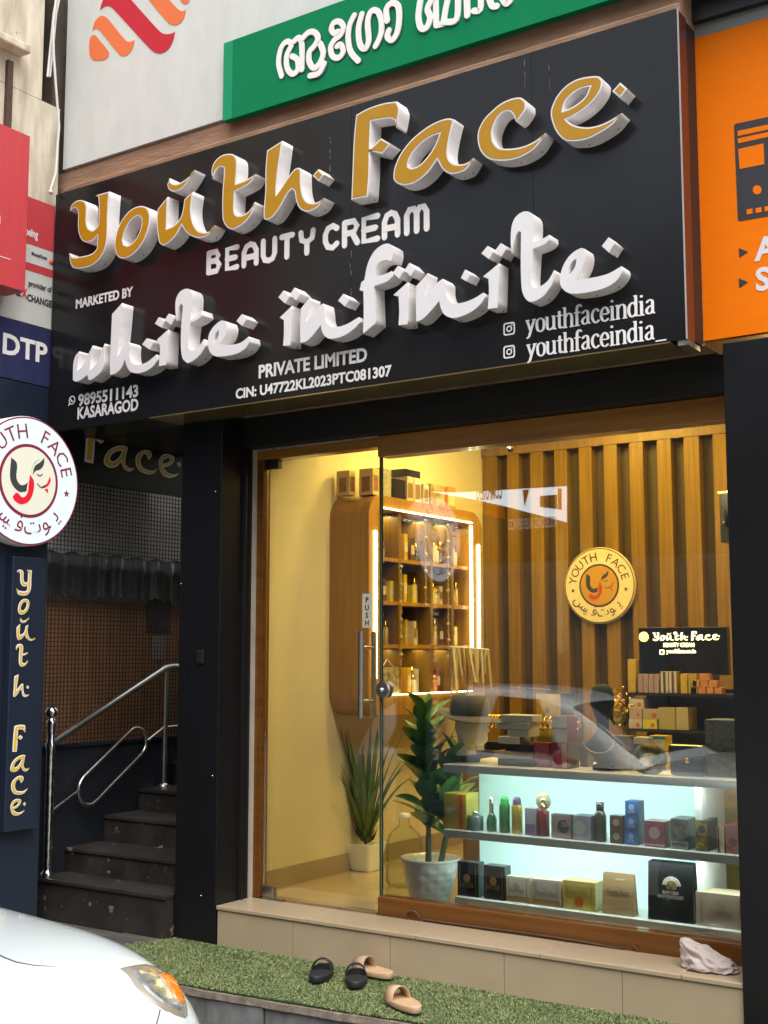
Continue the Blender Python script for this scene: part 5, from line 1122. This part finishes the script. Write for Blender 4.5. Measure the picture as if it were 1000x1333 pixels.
for k in range(38):
    az=k*2.39996; spread=rr_.uniform(.03,.30)*(1.15 if k>10 else .6); L=rr_.uniform(.50,.78)*(1-.1*spread/.24); w=rr_.uniform(.015,.023)
    d=Vector((math.cos(az),math.sin(az),0)); sdw=Vector((-math.sin(az),math.cos(az),0)); vs=[];fs=[]
    for i in range(8):
        t=i/7; P0=sc+Vector((0,0,.16))+d*(.02+spread*t**1.25)+Vector((0,0,L*t-spread*.45*t**3)); ww=w*(1-t**2.2)*(.75+.6*t*(1-t))+.0005
        if P0.x < -4.18: P0.x=-4.18
        vs+=[P0-sdw*ww+d*.004,P0,P0+sdw*ww+d*.004]
    for i in range(7): a=i*3; fs+=[(a,a+1,a+4,a+3),(a+1,a+2,a+5,a+4)]
    MB().add(vs,fs,True).build('leaf',M_blade,spk)
# water jar behind the plants
wj=thing('water_jar','large clear plastic water jar on the floor behind the rubber plant','water jar',(-3.95,1.35,ZF))
wp=PY(546,1110,1.0); 
MB().lathe((wp.x,1.0,ZF+.002),[(.085,0),(.098,.02),(.098,.10),(.092,.115),(.098,.13),(.098,.21),(.085,.26),(.045,.30),(.028,.315),(.028,.35)],28).build('jar_body',glassmat('blue_plastic',(.90,.93,.90),ior=1.15,boost=.6),wj)
MB().lathe((wp.x,1.0,ZF+.352),[(.032,0),(.032,.02),(.001,.022)],20).build('jar_cap',M_shelf,wj); wj.location=(wp.x,1.0,ZF)
# ---------------------------------------------------------------- things in and on the wall cabinet
rr_=random.Random(9)
def cabinet_item(y,z,w,h,m_,kind,label,group=None,x=-4.0):
    if kind=='box':
        t=thing('product_box',label,'box',(x,y,z),group); box(x-.06,x,y-w/2,y+w/2,z+.0005,z+h).build('carton',m_,t,bevel=.001); box(x+.0003,x+.0012,y-w/2+.002,y+w/2-.002,z+h*.3,z+h*.7).build('printed_label',c_cream if m_ is not c_cream else c_goldp,t)
    else:
        t=thing('perfume_bottle',label,'bottle',(x-.03,y,z),group); MB().lathe((x-.03,y,z+.0005),[(w/2,0),(w/2,h*.68),(w*.2,h*.76)],12).build('flask',m_,t); MB().lathe((x-.03,y,z+.0008),[(w*.22,h*.76),(w*.24,h*.98),(.001,h)],12).build('cap',M_jewel,t)
amber=mat('amber_glass',(.35,.22,.05),.12,coat=1); clr=mat('pale_glass',(.38,.36,.24),.1,coat=1); drk=mat('dark_glass',(.03,.03,.04),.1,coat=1)
levels=[iz0]+[z+.010 for z in (shz[2],shz[1],shz[0])]
for li,zl in enumerate(levels):
    for ci in range(4):
        kq=0; y=cols[ci]+.018; ye=cols[ci+1]-.018
        while y<ye-.026 and kq<8:
            w=rr_.uniform(.028,.042); h=rr_.uniform(.09,.165); kind='box' if rr_.random()<.45 else 'bottle'
            m_=rr_.choice([amber,clr,drk,clr] if kind=='bottle' else [c_cream,c_yel,c_brn,c_gpat,c_yel2])
            if li==0: m_=rr_.choice([c_ora,c_yel,c_wht,c_red,amber]); h=rr_.uniform(.10,.17)
            nm_={id(amber):'amber',id(clr):'pale',id(drk):'dark',id(c_cream):'cream',id(c_yel):'golden',id(c_brn):'brown',id(c_gpat):'floral',id(c_yel2):'lemon',id(c_ora):'orange',id(c_wht):'white',id(c_red):'dark red'}[id(m_)]
            where=('bottom','third','second','top')[li]+' cabinet shelf, '+('leftmost','second','third','rightmost')[ci]+' column'
            cabinet_item(y+w/2,zl,w,h,m_,kind,('first','second','third','fourth','fifth','sixth','seventh','eighth')[kq]+' from left: small '+nm_+(' carton' if kind=='box' else ' bottle')+' on the '+where,'cabinet stock cartons' if kind=='box' else 'cabinet stock bottles',x=-4.0+rr_.uniform(-.03,.03))
            kq+=1; y+=w+rr_.uniform(.002,.006)
# bead strands hanging in the cabinet
for kk,(px,pa,pb,lab) in enumerate(((497,662,898,'leftmost'),(522,738,868,'second'),(554,678,790,'third'),(583,684,862,'rightmost'))):
    a=PX(px,pa,CX+.012); b=PX(px,pb,CX+.012); nbd=int((a.z-b.z)/.011); m=MB()
    for k in range(nbd):
        zq=a.z-(a.z-b.z)*k/nbd; r_=.011 if k%9<1 else .0048; m.sphere((CX+.012+rr_.uniform(-.003,.003),a.y+rr_.uniform(-.003,.003),zq),r_,5)
    tag(m.build('bead_strand',mat('ivory_beads',(.60,.52,.34),.3,col2=(.2,.16,.1),vscale=60)),lab+' ivory bead strand hanging in front of the lit wall cabinet','bead strand')
# hanging ribbons and hair ties
hr_=thing('ribbon_rack','rack of cream ribbons and hair ties hanging right of the wall cabinet','ribbon rack',(CX,1.7,1.5))
a=PX(586,842,CX+.1); b=PX(636,846,CX+.1); MB().tube([a,b],.006,8).build('rack_rail',M_cable,hr_)
for k in range(22):
    t=(k+.5)/22; y=a.y+(b.y-a.y)*t; L=rr_.uniform(.14,.30)*(1 if k%4 else .7); w=rr_.uniform(.006,.016); dx_=rr_.uniform(-.02,.03); mm=rr_.choice([c_cream,c_wht,mat('ribbon_tan',(.42,.33,.18),.6),c_goldp])
    z=a.z+(b.z-a.z)*t; MB().add([(CX+.1,y-w,z),(CX+.1,y+w,z),(CX+.1+dx_,y+w*.7+dx_,z-L),(CX+.1+dx_,y-w+dx_,z-L)],[(0,1,2,3)]).add([(CX+.104,y-w,z),(CX+.104,y+w,z),(CX+.104+dx_,y+w*.7+dx_,z-L),(CX+.104+dx_,y-w+dx_,z-L)],[(0,1,2,3)]).build('ribbon',mm,hr_)
gb=thing('gift_bag','cream gift bag with a bow at the left of the cabinet bottom shelf','gift bag',(CX+.03,1.0,1.45))
a=PX(503,906,CX+.0); b=PX(520,906,CX+.0); box(-4.0,CX-.01,cols[0]+.02,cols[1]-.02,iz0+.001,iz0+.155).build('bag_body',mat('cream_net',(.5,.4,.2),.5,col2=(.1,.07,.03),vscale=35),gb,bevel=.006)
MB().tube([(CX-.03,cols[0]+.05,iz0+.15),(CX-.02,cols[0]+.09,iz0+.20),(CX-.03,cols[1]-.04,iz0+.15)],.004,6).build('bow',c_cream,gb)
# boxes on top of the cabinet
zt_c=cz1+.001
def cbox(y0,y1,h,label,m_,print_m=None,x0=-4.12,x1=-3.97):
    t=thing('product_box',label,'box',((x0+x1)/2,(y0+y1)/2,zt_c)); box(x0,x1,y0,y1,zt_c,zt_c+h).build('carton',m_,t,bevel=.0015)
    if print_m: box(x1+.0003,x1+.0012,y0+.008,y1-.008,zt_c+h*.15,zt_c+h*.75).build('printed_panel',print_m,t); box(x0+.02,x1-.02,y0-.0014,y0-.0004,zt_c+h*.12,zt_c+h*.7).build('printed_panel',print_m,t)
    return t
yy=cy0+.015
tp_=mat('tan_print_card',(.52,.40,.14),.45); pp_=mat('animal_print',(.42,.16,.05),.5,col2=(.12,.06,.03),vscale=45)
cbox(yy,yy+.06,.14,'tan box with reddish animal picture at the left end on top of the cabinet',tp_,pp_,-4.165,-4.075)
cbox(yy+.06,yy+.125,.15,'taller tan box with a reddish animal picture second on top of the wall cabinet',mat('tan_print_card2',(.56,.44,.17),.45),pp_,-4.05,-3.955)
cbox(yy+.165,yy+.27,.165,'white box with small dark figures on top of the wall cabinet',mat('figure_card',(.5,.46,.3),.45,col2=(.3,.26,.15),vscale=40),None)
cbox(yy+.30,yy+.42,.12,'black carton with folded flaps on top of the wall cabinet',c_blk,None)
cbox(yy+.44,yy+.51,.15,'left cream box under a black lid on top of the wall cabinet',c_cream,c_goldp); cbox(yy+.52,yy+.59,.15,'right cream box under a black lid on top of the wall cabinet',c_wht,c_goldp)
cbox(yy+.62,yy+.68,.125,'small cream box with a gold label on top of the wall cabinet',c_cream,c_goldp); cbox(yy+.70,yy+.86,.135,'wide cream box with dark fruit print on top of the wall cabinet',mat('fruit_card',(.5,.42,.22),.45,col2=(.2,.12,.05),vscale=22),None)
cbox(yy+.90,yy+1.0,.14,'orange beige box at the right end on top of the wall cabinet',c_ora,c_cream)
t=thing('product_box','glossy black box lying across the cream boxes on the cabinet','box',(-4,yy+.5,zt_c+.15)); box(-4.1,-3.98,yy+.43,yy+.6,zt_c+.151,zt_c+.195).build('carton',c_blk,t,bevel=.002)
# hanging cosmetic display by the right edge and ceiling camera
hd_=thing('wall_display','glass fronted wall display of dark bottles by the right column','wall display',(-2.2,1.4,2))
a=PY(936,640,1.4); b=PY(965,705,1.4); 
box(a.x,b.x+.05,1.4,1.52,b.z,a.z).build('case_body',mat('case_dark',(.03,.035,.03),.2,coat=.5),hd_,bevel=.004); box(a.x-.004,b.x+.05,1.396,1.4,a.z-.01,a.z).build('case_trim',M_jewel,hd_)
for k in range(4): MB().lathe((a.x+.03+k*.035,1.38,b.z+.09),[(.012,0),(.012,.05),(.005,.06),(.006,.08)],10).build('bottle',rr_.choice([drk,clr]),hd_)
cm=thing('ceiling_camera','small black security camera at the top of the window','camera',(PY(664,583,.2).x,.2,PY(664,583,.2).z))
q=PY(664,584,.2); MB().sphere((q.x,.2,q.z),.018,8).build('camera_ball',c_blk,cm); MB().lathe((q.x,.2,q.z+.012),[(.012,0),(.012,.04)],12).build('camera_stem',M_shelf,cm); MB().lathe((q.x+.006,.181,q.z),[(.001,0),(.006,0),(.006,.004)],12,'Y').build('lens',M_chrome,cm)

# ---------------------------------------------------------------- sandals
def sandal(heel,toe,L,msole,mstrap,label,name='sandal',wide=.095,double=True):
    A_=PZ(*heel,ZT+.03); B_=PZ(*toe,ZT+.03); P0=(A_+B_)/2; ang=math.atan2(B_.y-A_.y,B_.x-A_.x); t=thing(name,label,'sandal',(P0.x,P0.y,ZT+.012))
    base=ZT+.014; n=28; ol=[]
    for k in range(n):
        a=2*math.pi*k/n; x=math.cos(a); y=math.sin(a); w=wide/2*(1.0+.12*x); ol.append((L/2*x, (w*abs(y)**.75)*(1 if y>0 else -1)-.006*math.cos(a*1)))
    Mx=Matrix.Translation((P0.x,P0.y,base))@Matrix.Rotation(ang,4,'Z')
    m=MB(); lv=[(0,.96,0),(.006,1,0),(.018,1.0,1),(.026,.97,1),(.0245,.90,1),(.021,.86,1)]
    for h,s,c in lv:
        for x,y in ol: m.v.append((x*s,y*s,h+(.006*(x/(L/2))**2 if c else 0)))
    L6=len(lv)
    m.f=[(i*n+k,i*n+(k+1)%n,(i+1)*n+(k+1)%n,(i+1)*n+k) for i in range(L6-1) for k in range(n)]+[tuple(range(n))[::-1],tuple(range((L6-1)*n,L6*n))]; m.m=[0]*len(m.f); m.sm=[True]*(len(m.f)-2)+[False,False]
    m.xform(Mx); m.build('sole',msole,t)
    for x0,x1,hh in (((.012,.045,.062),(.055,.085,.056)) if double else ((.015,.085,.062),)):
        m=MB(); k_=14
        for s_,xx in ((0,x0),(1,x1)):
            for i in range(k_+1):
                a=math.pi*i/k_; y=-(wide/2-.002)*math.cos(a); z=.012+(hh-(.010 if s_ else 0))*math.sin(a)**.8; m.v.append((xx+.008*math.sin(a),y,z)); 
        for s_,xx in ((0,x0),(1,x1)):
            for i in range(k_+1):
                a=math.pi*i/k_; y=-(wide/2-.006)*math.cos(a); z=.012+(hh-.004-(.010 if s_ else 0))*math.sin(a)**.8; m.v.append((xx+.008*math.sin(a),y,z))
        q=k_+1
        for i in range(k_): m.f+=[(i,i+1,q+i+1,q+i),(2*q+i,3*q+i,3*q+i+1,2*q+i+1),(i,2*q+i,2*q+i+1,i+1),(q+i,q+i+1,3*q+i+1,3*q+i)]
        m.m=[0]*len(m.f); m.sm=[True]*len(m.f); m.xform(Mx); m.build('strap',mstrap,t)
    return t
sandal((411,1279),(424,1255),.235,M_rub,M_rub,'left black sandal standing alone near the shop step')
sandal((465.5,1288),(462,1260),.235,M_rub,M_rub,'right black sandal touching the tan sandal behind it')
sandal((516,1271),(455,1256),.245,M_tan,M_tans,'tan sandal half hidden behind the black sandal',wide=.09,double=False)
sandal((545,1314),(507,1296),.245,M_tan,M_tan,'tan sandal lying alone near the turf edge',wide=.092,double=False)
# crumpled cloth
cl=MB(); cc=PZ(930,1262,ZF); cc.y-=.0
cl.sphere((0,0,0),1,46)
from mathutils import noise as NZ
for i,v in enumerate(cl.v):
    V_=Vector(v); n1=NZ.noise(V_*1.3+Vector((3,1,7))); n2=1-abs(NZ.noise(V_*2.1+Vector((1,5,2))))*2; n3=1-abs(NZ.noise(V_*4.6+Vector((8,2,1))))*2
    s=.82+.16*n1+.20*n2+.06*n3
    x_=V_.x*.108*s; y_=V_.y*.07*s; z__=V_.z*s
    top=.092*(1.0-.55*max(-.2,min(1,(x_+.05)/.16)))
    z__=z__*top if z__>0 else max(z__,-.35)*.03
    if z__>0: x_-=.03*(z__/.07)**2
    cl.v[i]=(cc.x-.012+x_,-.165+y_,ZF+.012+z__)
tag(cl.build('crumpled_cloth',mat('pinkish_cloth',(.50,.42,.385),.85,var=.2,bump=.3,bscale=60)),'crumpled pale cloth bundle in the corner of the shop step','cloth')

# ---------------------------------------------------------------- white car at the kerb
car=thing('parked_car','white hatchback parked at the kerb with an amber and clear headlight','car',(-4,-3.3,0))
HX,HYc=-2.09,-3.205     # nose x, centreline y
st=[(0.0,[(0,.66),(.28,.655),(.48,.635),(.585,.59),(.635,.50),(.64,.36),(.60,.22)]),
 (.07,[(0,.735),(.30,.735),(.53,.728),(.655,.695),(.715,.56),(.725,.36),(.69,.2)]),
 (.22,[(0,.81),(.33,.812),(.58,.812),(.715,.78),(.78,.60),(.785,.36),(.75,.19)]),
 (.45,[(0,.875),(.36,.875),(.61,.872),(.745,.84),(.80,.65),(.81,.36),(.79,.19)]),
 (.75,[(0,.895),(.38,.895),(.63,.885),(.765,.85),(.815,.65),(.82,.36),(.80,.19)]),
 (1.1,[(0,.915),(.40,.912),(.65,.898),(.775,.86),(.82,.65),(.825,.36),(.80,.19)]),
 (1.8,[(0,.98),(.40,.98),(.68,.97),(.79,.93),(.83,.68),(.83,.36),(.80,.19)]),
 (2.8,[(0,.99),(.40,.99),(.68,.98),(.79,.94),(.83,.68),(.83,.36),(.80,.19)]),
 (3.4,[(0,.98),(.38,.98),(.64,.96),(.75,.90),(.79,.66),(.79,.36),(.76,.22)]),
 (3.6,[(0,.86),(.34,.86),(.58,.84),(.67,.78),(.70,.6),(.70,.38),(.66,.26)])]
bm=bmesh.new(); grid=[]
for d,p in st:
    p=[(a,b*1.045 if b>.5 else b) for a,b in p]; full=[(-a,b) for a,b in p[::-1]]+p[1:]; grid.append([bm.verts.new((HX-d+ (-.10*(abs(y)/.64)**2.4 if d==0 else (-.05*(abs(y)/.72)**3 if d<.1 else 0)),HYc+y,z)) for y,z in full])
for r0,r1 in zip(grid,grid[1:]):
    for i in range(len(r0)-1): bm.faces.new((r0[i],r0[i+1],r1[i+1],r1[i]))
bm.faces.new(grid[0]); bm.faces.new(grid[-1][::-1])
cr=bm.edges.layers.float.new('crease_edge')
bmesh.ops.recalc_face_normals(bm,faces=bm.faces)
for f in bm.faces: f.smooth=True
me=bpy.data.meshes.new('body'); bm.to_mesh(me); bm.free(); me.materials.append(M_paint)
body=link('body',me,car); sm=body.modifiers.new('s','SUBSURF'); sm.levels=3; sm.render_levels=3
dg=bpy.context.evaluated_depsgraph_get(); dg.update(); 
bev=bpy.data.meshes.new_from_object(body.evaluated_get(dg)); body.modifiers.clear(); body.data=bev
from mathutils.bvhtree import BVHTree
bvh=BVHTree.FromPolygons([v.co.copy() for v in bev.vertices],[tuple(p.vertices) for p in bev.polygons])
# cabin
cs=[(a-.05,b,c,d) for a,b,c,d in [(1.05,.955,.60,.70),(1.42,1.22,.58,.66),(1.72,1.385,.56,.60),(2.1,1.44,.555,.59),(2.7,1.44,.55,.59),(3.1,1.37,.53,.58),(3.45,1.1,.50,.62),(3.56,.92,.48,.66)]]
def cabin_section(d,zt,wt):
    zb=.93; zm=zb+(zt-zb)*.5
    return [(0,zt),(wt*.55,zt-.006),(wt*.90,zt-.035*(zt-zb)/.5),(wt,zt-.10*(zt-zb)/.5),(wt+(.745-wt)*.5,zm),(.745,zb)]
bm=bmesh.new(); grid=[]
for d,zt,wt,_ in cs:
    s_=cabin_section(d,zt,wt); full=[(-a,b) for a,b in s_[::-1]]+s_[1:]; grid.append([bm.verts.new((HX-d,HYc+y,z)) for y,z in full])
for r0,r1 in zip(grid,grid[1:]):
    for i in range(len(r0)-1): bm.faces.new((r0[i],r0[i+1],r1[i+1],r1[i]))
bmesh.ops.recalc_face_normals(bm,faces=bm.faces)
for f in bm.faces: f.smooth=True
me=bpy.data.meshes.new('cabin'); bm.to_mesh(me); bm.free(); me.materials.append(M_paint)
cabn=link('cabin',me,car); sm=cabn.modifiers.new('s','SUBSURF'); sm.levels=2; sm.render_levels=2
dg.update(); dg=bpy.context.evaluated_depsgraph_get(); cev=bpy.data.meshes.new_from_object(cabn.evaluated_get(dg)); cabn.modifiers.clear(); cabn.data=cev
cbvh=BVHTree.FromPolygons([v.co.copy() for v in cev.vertices],[tuple(p.vertices) for p in cev.polygons])
def patch(bv,quad,dirv,off,nu=14,nv=10,name='patch',m_=None,parent=None,mask=None):
    """a panel lying on a curved surface: quad corners are projected along dirv"""
    q=[Vector(p) for p in quad]; vs=[]; idx={}
    mb=MB(); grid=[]
    for i in range(nu+1):
        row=[]
        for j in range(nv+1):
            u=i/nu; v=j/nv; P0=(q[0]*(1-u)+q[1]*u)*(1-v)+(q[3]*(1-u)+q[2]*u)*v
            h=bv.ray_cast(P0-Vector(dirv)*1.0,Vector(dirv),3)
            if h[0] is None: h=bv.find_nearest(P0)
            nn_=h[1]; nn_=nn_ if nn_.dot(Vector(dirv))<0 else -nn_
            row.append(h[0]+nn_*off)
        grid.append(row)
    for row in grid: mb.v+= [tuple(p) for p in row]
    w=nv+1
    for i in range(nu):
        for j in range(nv): mb.f.append((i*w+j,i*w+j+1,(i+1)*w+j+1,(i+1)*w+j)); mb.m.append(0); mb.sm.append(True)
    o=link(name,mb.mesh(name,m_),parent); return o
cx=lambda d:HX-d
patch(cbvh,[(cx(1.07),HYc-.62,1.0),(cx(1.07),HYc+.62,1.0),(cx(1.57),HYc+.50,1.33),(cx(1.57),HYc-.50,1.33)],(-.55,0,-.83),.006,name='windscreen',m_=M_cglass,parent=cabn)
for s_ in (-1,1):
    patch(cbvh,[(cx(1.57),HYc+s_*.7,1.0),(cx(2.15),HYc+s_*.7,1.0),(cx(2.15),HYc+s_*.62,1.36),(cx(1.83),HYc+s_*.62,1.34)],(0,-s_,0),.006,name='side_window',m_=M_cglass,parent=cabn)
    patch(cbvh,[(cx(2.23),HYc+s_*.7,1.0),(cx(2.95),HYc+s_*.7,1.0),(cx(2.87),HYc+s_*.62,1.34),(cx(2.23),HYc+s_*.62,1.36)],(0,-s_,0),.006,name='side_window',m_=M_cglass,parent=cabn)
    # mirror
    MB().sphere((cx(1.5),HYc+s_*.90,1.0),1,8,(.035,.08,.05)).build('wing_mirror',M_black,car); MB().tube([(cx(1.47),HYc+s_*.74,.96),(cx(1.5),HYc+s_*.88,.99)],.018,8).build('mirror_arm',M_black,car)
    for dw in (.62,3.0):
        wc=(cx(dw),HYc+s_*.74,.29)
        w_=MB().lathe((wc[0],wc[1]-.085,wc[2]),[(.17,0),(.27,.0),(.29,.03),(.29,.14),(.27,.17),(.17,.17)],36,'Y').build('tyre',M_tyre,car)
        MB().lathe((wc[0],wc[1]-.075,wc[2]),[(.001,.0),(.165,.01),(.172,.0),(.172,.15),(.165,.14),(.001,.15)],30,'Y').build('wheel_rim',M_steel,w_)
a=PZ(0,0,1) if False else None
# headlight outline traced on the body surface, mirrored for the other side
KL=(140,1220,1000/120)
def onbody(px,py):
    d=ray(px,py).normalized(); h=bvh.ray_cast(Vector(CAM),d,12)
    if h[0] is None:
        best=None
        for k in range(60):
            P0=Vector(CAM)+d*(2.5+k*.05); q=bvh.find_nearest(P0)
            if best is None or q[3]<best[3]: best=q
        return best[0],best[1]
    return h[0],h[1]
def lamp_part(pts,off,name,m_,parent,side,K=6):
    pts=T(*KL,pts); n=len(pts); cxp=sum(p[0] for p in pts)/n; cyp=sum(p[1] for p in pts)/n; mb=MB()
    for k in range(K+1):
        s_=max(k/K,.002)
        for p in pts:
            P0,nn_=onbody(cxp+(p[0]-cxp)*s_,cyp+(p[1]-cyp)*s_)
            q=P0+nn_*off*((1-.0*s_) if k<K else .1)
            if side<0: q=Vector((q.x,2*HYc-q.y,q.z))
            mb.v.append(tuple(q))
    for k in range(K):
        for i in range(n): mb.f.append((k*n+i,k*n+(i+1)%n,(k+1)*n+(i+1)%n,(k+1)*n+i)); mb.m.append(0); mb.sm.append(True)
    return link(name,mb.mesh(name,m_),parent)
M_lens=mat('headlight_reflector',(.34,.36,.36),.22,metal=.3,col2=(.07,.08,.085),vscale=18,coat=1)
M_amb=mat('amber_lens',(.9,.20,.01),.15,col2=(.75,.09,.0),vscale=70,coat=1)
M_trim=mat('headlight_rim',(.27,.24,.19),.25,coat=.8,var=.3)
OUT=[(135,340),(230,318),(320,300),(420,293),(520,318),(620,366),(710,446),(780,540),(830,640),(858,740),(872,850),(840,882),(740,852),(620,800),(500,720),(400,640),(300,530),(220,410)]
INN=[(215,375),(300,352),(400,350),(500,368),(590,400),(670,460),(730,540),(780,630),(812,720),(825,800),(800,840),(720,815),(620,770),(520,700),(420,620),(330,520),(260,430)]
AMB=[(545,425),(610,410),(670,450),(720,520),(765,600),(800,690),(812,755),(770,750),(715,715),(670,650),(635,560),(600,490)]
GLO=[(295,375),(400,380),(480,390),(535,425),(565,490),(500,470),(430,430),(340,430)]
for side in (1,-1):
    hl=lamp_part(OUT,.006,'headlight',M_trim,car,side)
    lamp_part(INN,.010,'reflector',M_lens,hl,side)
    lamp_part(AMB,.014,'amber_indicator',M_amb,hl,side)
    lamp_part(GLO,.013,'inner_bezel',mat('bezel_gold',(.42,.32,.14),.3,col2=(.12,.11,.09),vscale=90,metal=.3),hl,side)
    # panel joint under the lamp, and the joint between bonnet and wing
    for pth in ([(570,790),(530,950),(520,1100)],):
        P_=[]
        for p in T(*KL,pth):
            q,nn_=onbody(*p); q=q+nn_*.0006
            if side<0: q=Vector((q.x,2*HYc-q.y,q.z))
            P_.append(q)
        MB().tube(P_,.0016,6).build('panel_gap',M_print_d,car)
    P_=[]
    for p in ((-8,1240),(6,1247),(22,1253),(45,1257),(72,1258.5)):
        q,nn_=onbody(*p); q=q+nn_*.0004
        if side<0: q=Vector((q.x,2*HYc-q.y,q.z))
        P_.append(q)
    MB().tube(P_,[.0022,.0022,.002,.0014,.0004],6).build('bonnet_gap',M_print_d,car)
box(HX-.02,HX+.012,HYc-.42,HYc+.42,.36,.50).build('grille',M_black,car,bevel=.01)
box(HX-.0,HX+.018,HYc-.24,HYc+.24,.24,.33).build('number_plate',M_white,car,bevel=.004)

# ---------------------------------------------------------------- the far side of the street (seen only as reflection)
fb=thing('opposite_building','plain concrete building across the street','building',(-6,-19,0))
box(-40,-.5,-24,-18,0,9.5).build('wall',mat('grey_building',(.16,.15,.14),.9,var=.4,vscale=1.5),fb)
box(1.5,40,-24,-17.5,0,12).build('wall',mat('grey_building'),fb)
for i in range(12):
    for j in range(2): box(-36+i*3,-34.6+i*3,-17.999,-17.96,4.9+j*2.4,6.2+j*2.4).build('window',M_cglass,fb)
for i in range(9): box(-36+i*4,-33+i*4,-17.999,-17.95,.05,2.7).build('shutter',mat('shutter_grey',(.10,.11,.12),.6),fb)
RY=11.0
def rp(px,py): q=PY(px,py,RY); return Vector((q.x,q.z))
rb=thing('computer_shop_board','white and orange computer shop board across the street','sign board',(-9,-RY,4))
MR=Matrix(((1,0,0,0),(0,0,-1,-RY),(0,1,0,0),(0,0,0,1)))
def rshape(pts,mm,z,nm): o=shape([[rp(*p) for p in pts]],.004,nm,mm,frame(Vector((0,-RY+z,0)),*FRONT),rb); return o
rshape([(738,633),(738,680),(657,659),(600,647),(560,640),(600,641)],mat('board_added_glow',(.85,.88,.92),.5,emit=(.8,.9,1),estr=1.3),0,'board_panel')  # emission added so the board's reflection in the glass is brighter
rshape([(655,658),(657,676),(600,662),(560,650),(600,650)],M_orange,-.02,'arrow_panel')
rshape([(681,638),(690,637),(684,659)],M_orp,.02,'arrow_mark')
rshape([(704,646),(726,644),(726,663),(704,660)],M_print_d,.02,'computer_icon'); rshape([(727,636),(732,636),(732,664),(727,663)],M_orp,.02,'tower_icon')
for s_,px,py,w_,sz_,mm in (('COMPUTERS',655,649,34,.33,M_print_d),('ACCESSORIES SALES SERVICES',727,686,64,.22,M_white)):
    a=rp(px,py); b=rp(px-w_,py-w_*.16); w3=abs(a.x-b.x)
    text(s_,(a.x,-RY+.03,a.y),((-1,0,0),(0,0,1)),sz_,mm,'lettering',rb,width=w3,bold=.02)
box(-10,-5,-RY-.2,-RY-.05,rp(700,640).y-1.0,rp(700,640).y+.6).build('back_board',M_black,rb)
box(-9.5,-9.3,-RY-.15,-RY-.06,0,rp(700,640).y).build('support',M_steeld,rb)
tr=thing('street_tree','leafy tree across the street','tree',(-3,-14,0))
MB().tube([(-3,-14,0),(-3.1,-14,2.5),(-2.9,-14,4.2)],[.2,.16,.09],10).build('trunk',mat('bark',(.12,.08,.05),.9,bump=.5),tr)
rs2=np.random.RandomState(8); m=MB()
for k in range(2600):
    c_=Vector((-3+rs2.normal(0,1.3),-14+rs2.normal(0,1.1),5.6+rs2.normal(0,1.0))); u_=Vector(rs2.normal(0,1,3)).normalized()*.13; v_=u_.orthogonal().normalized()*.06
    m.add([c_-u_,c_-v_,c_+u_,c_+v_],[(0,1,2,3)])
m.build('crown',M_leaf,tr,kind='stuff')
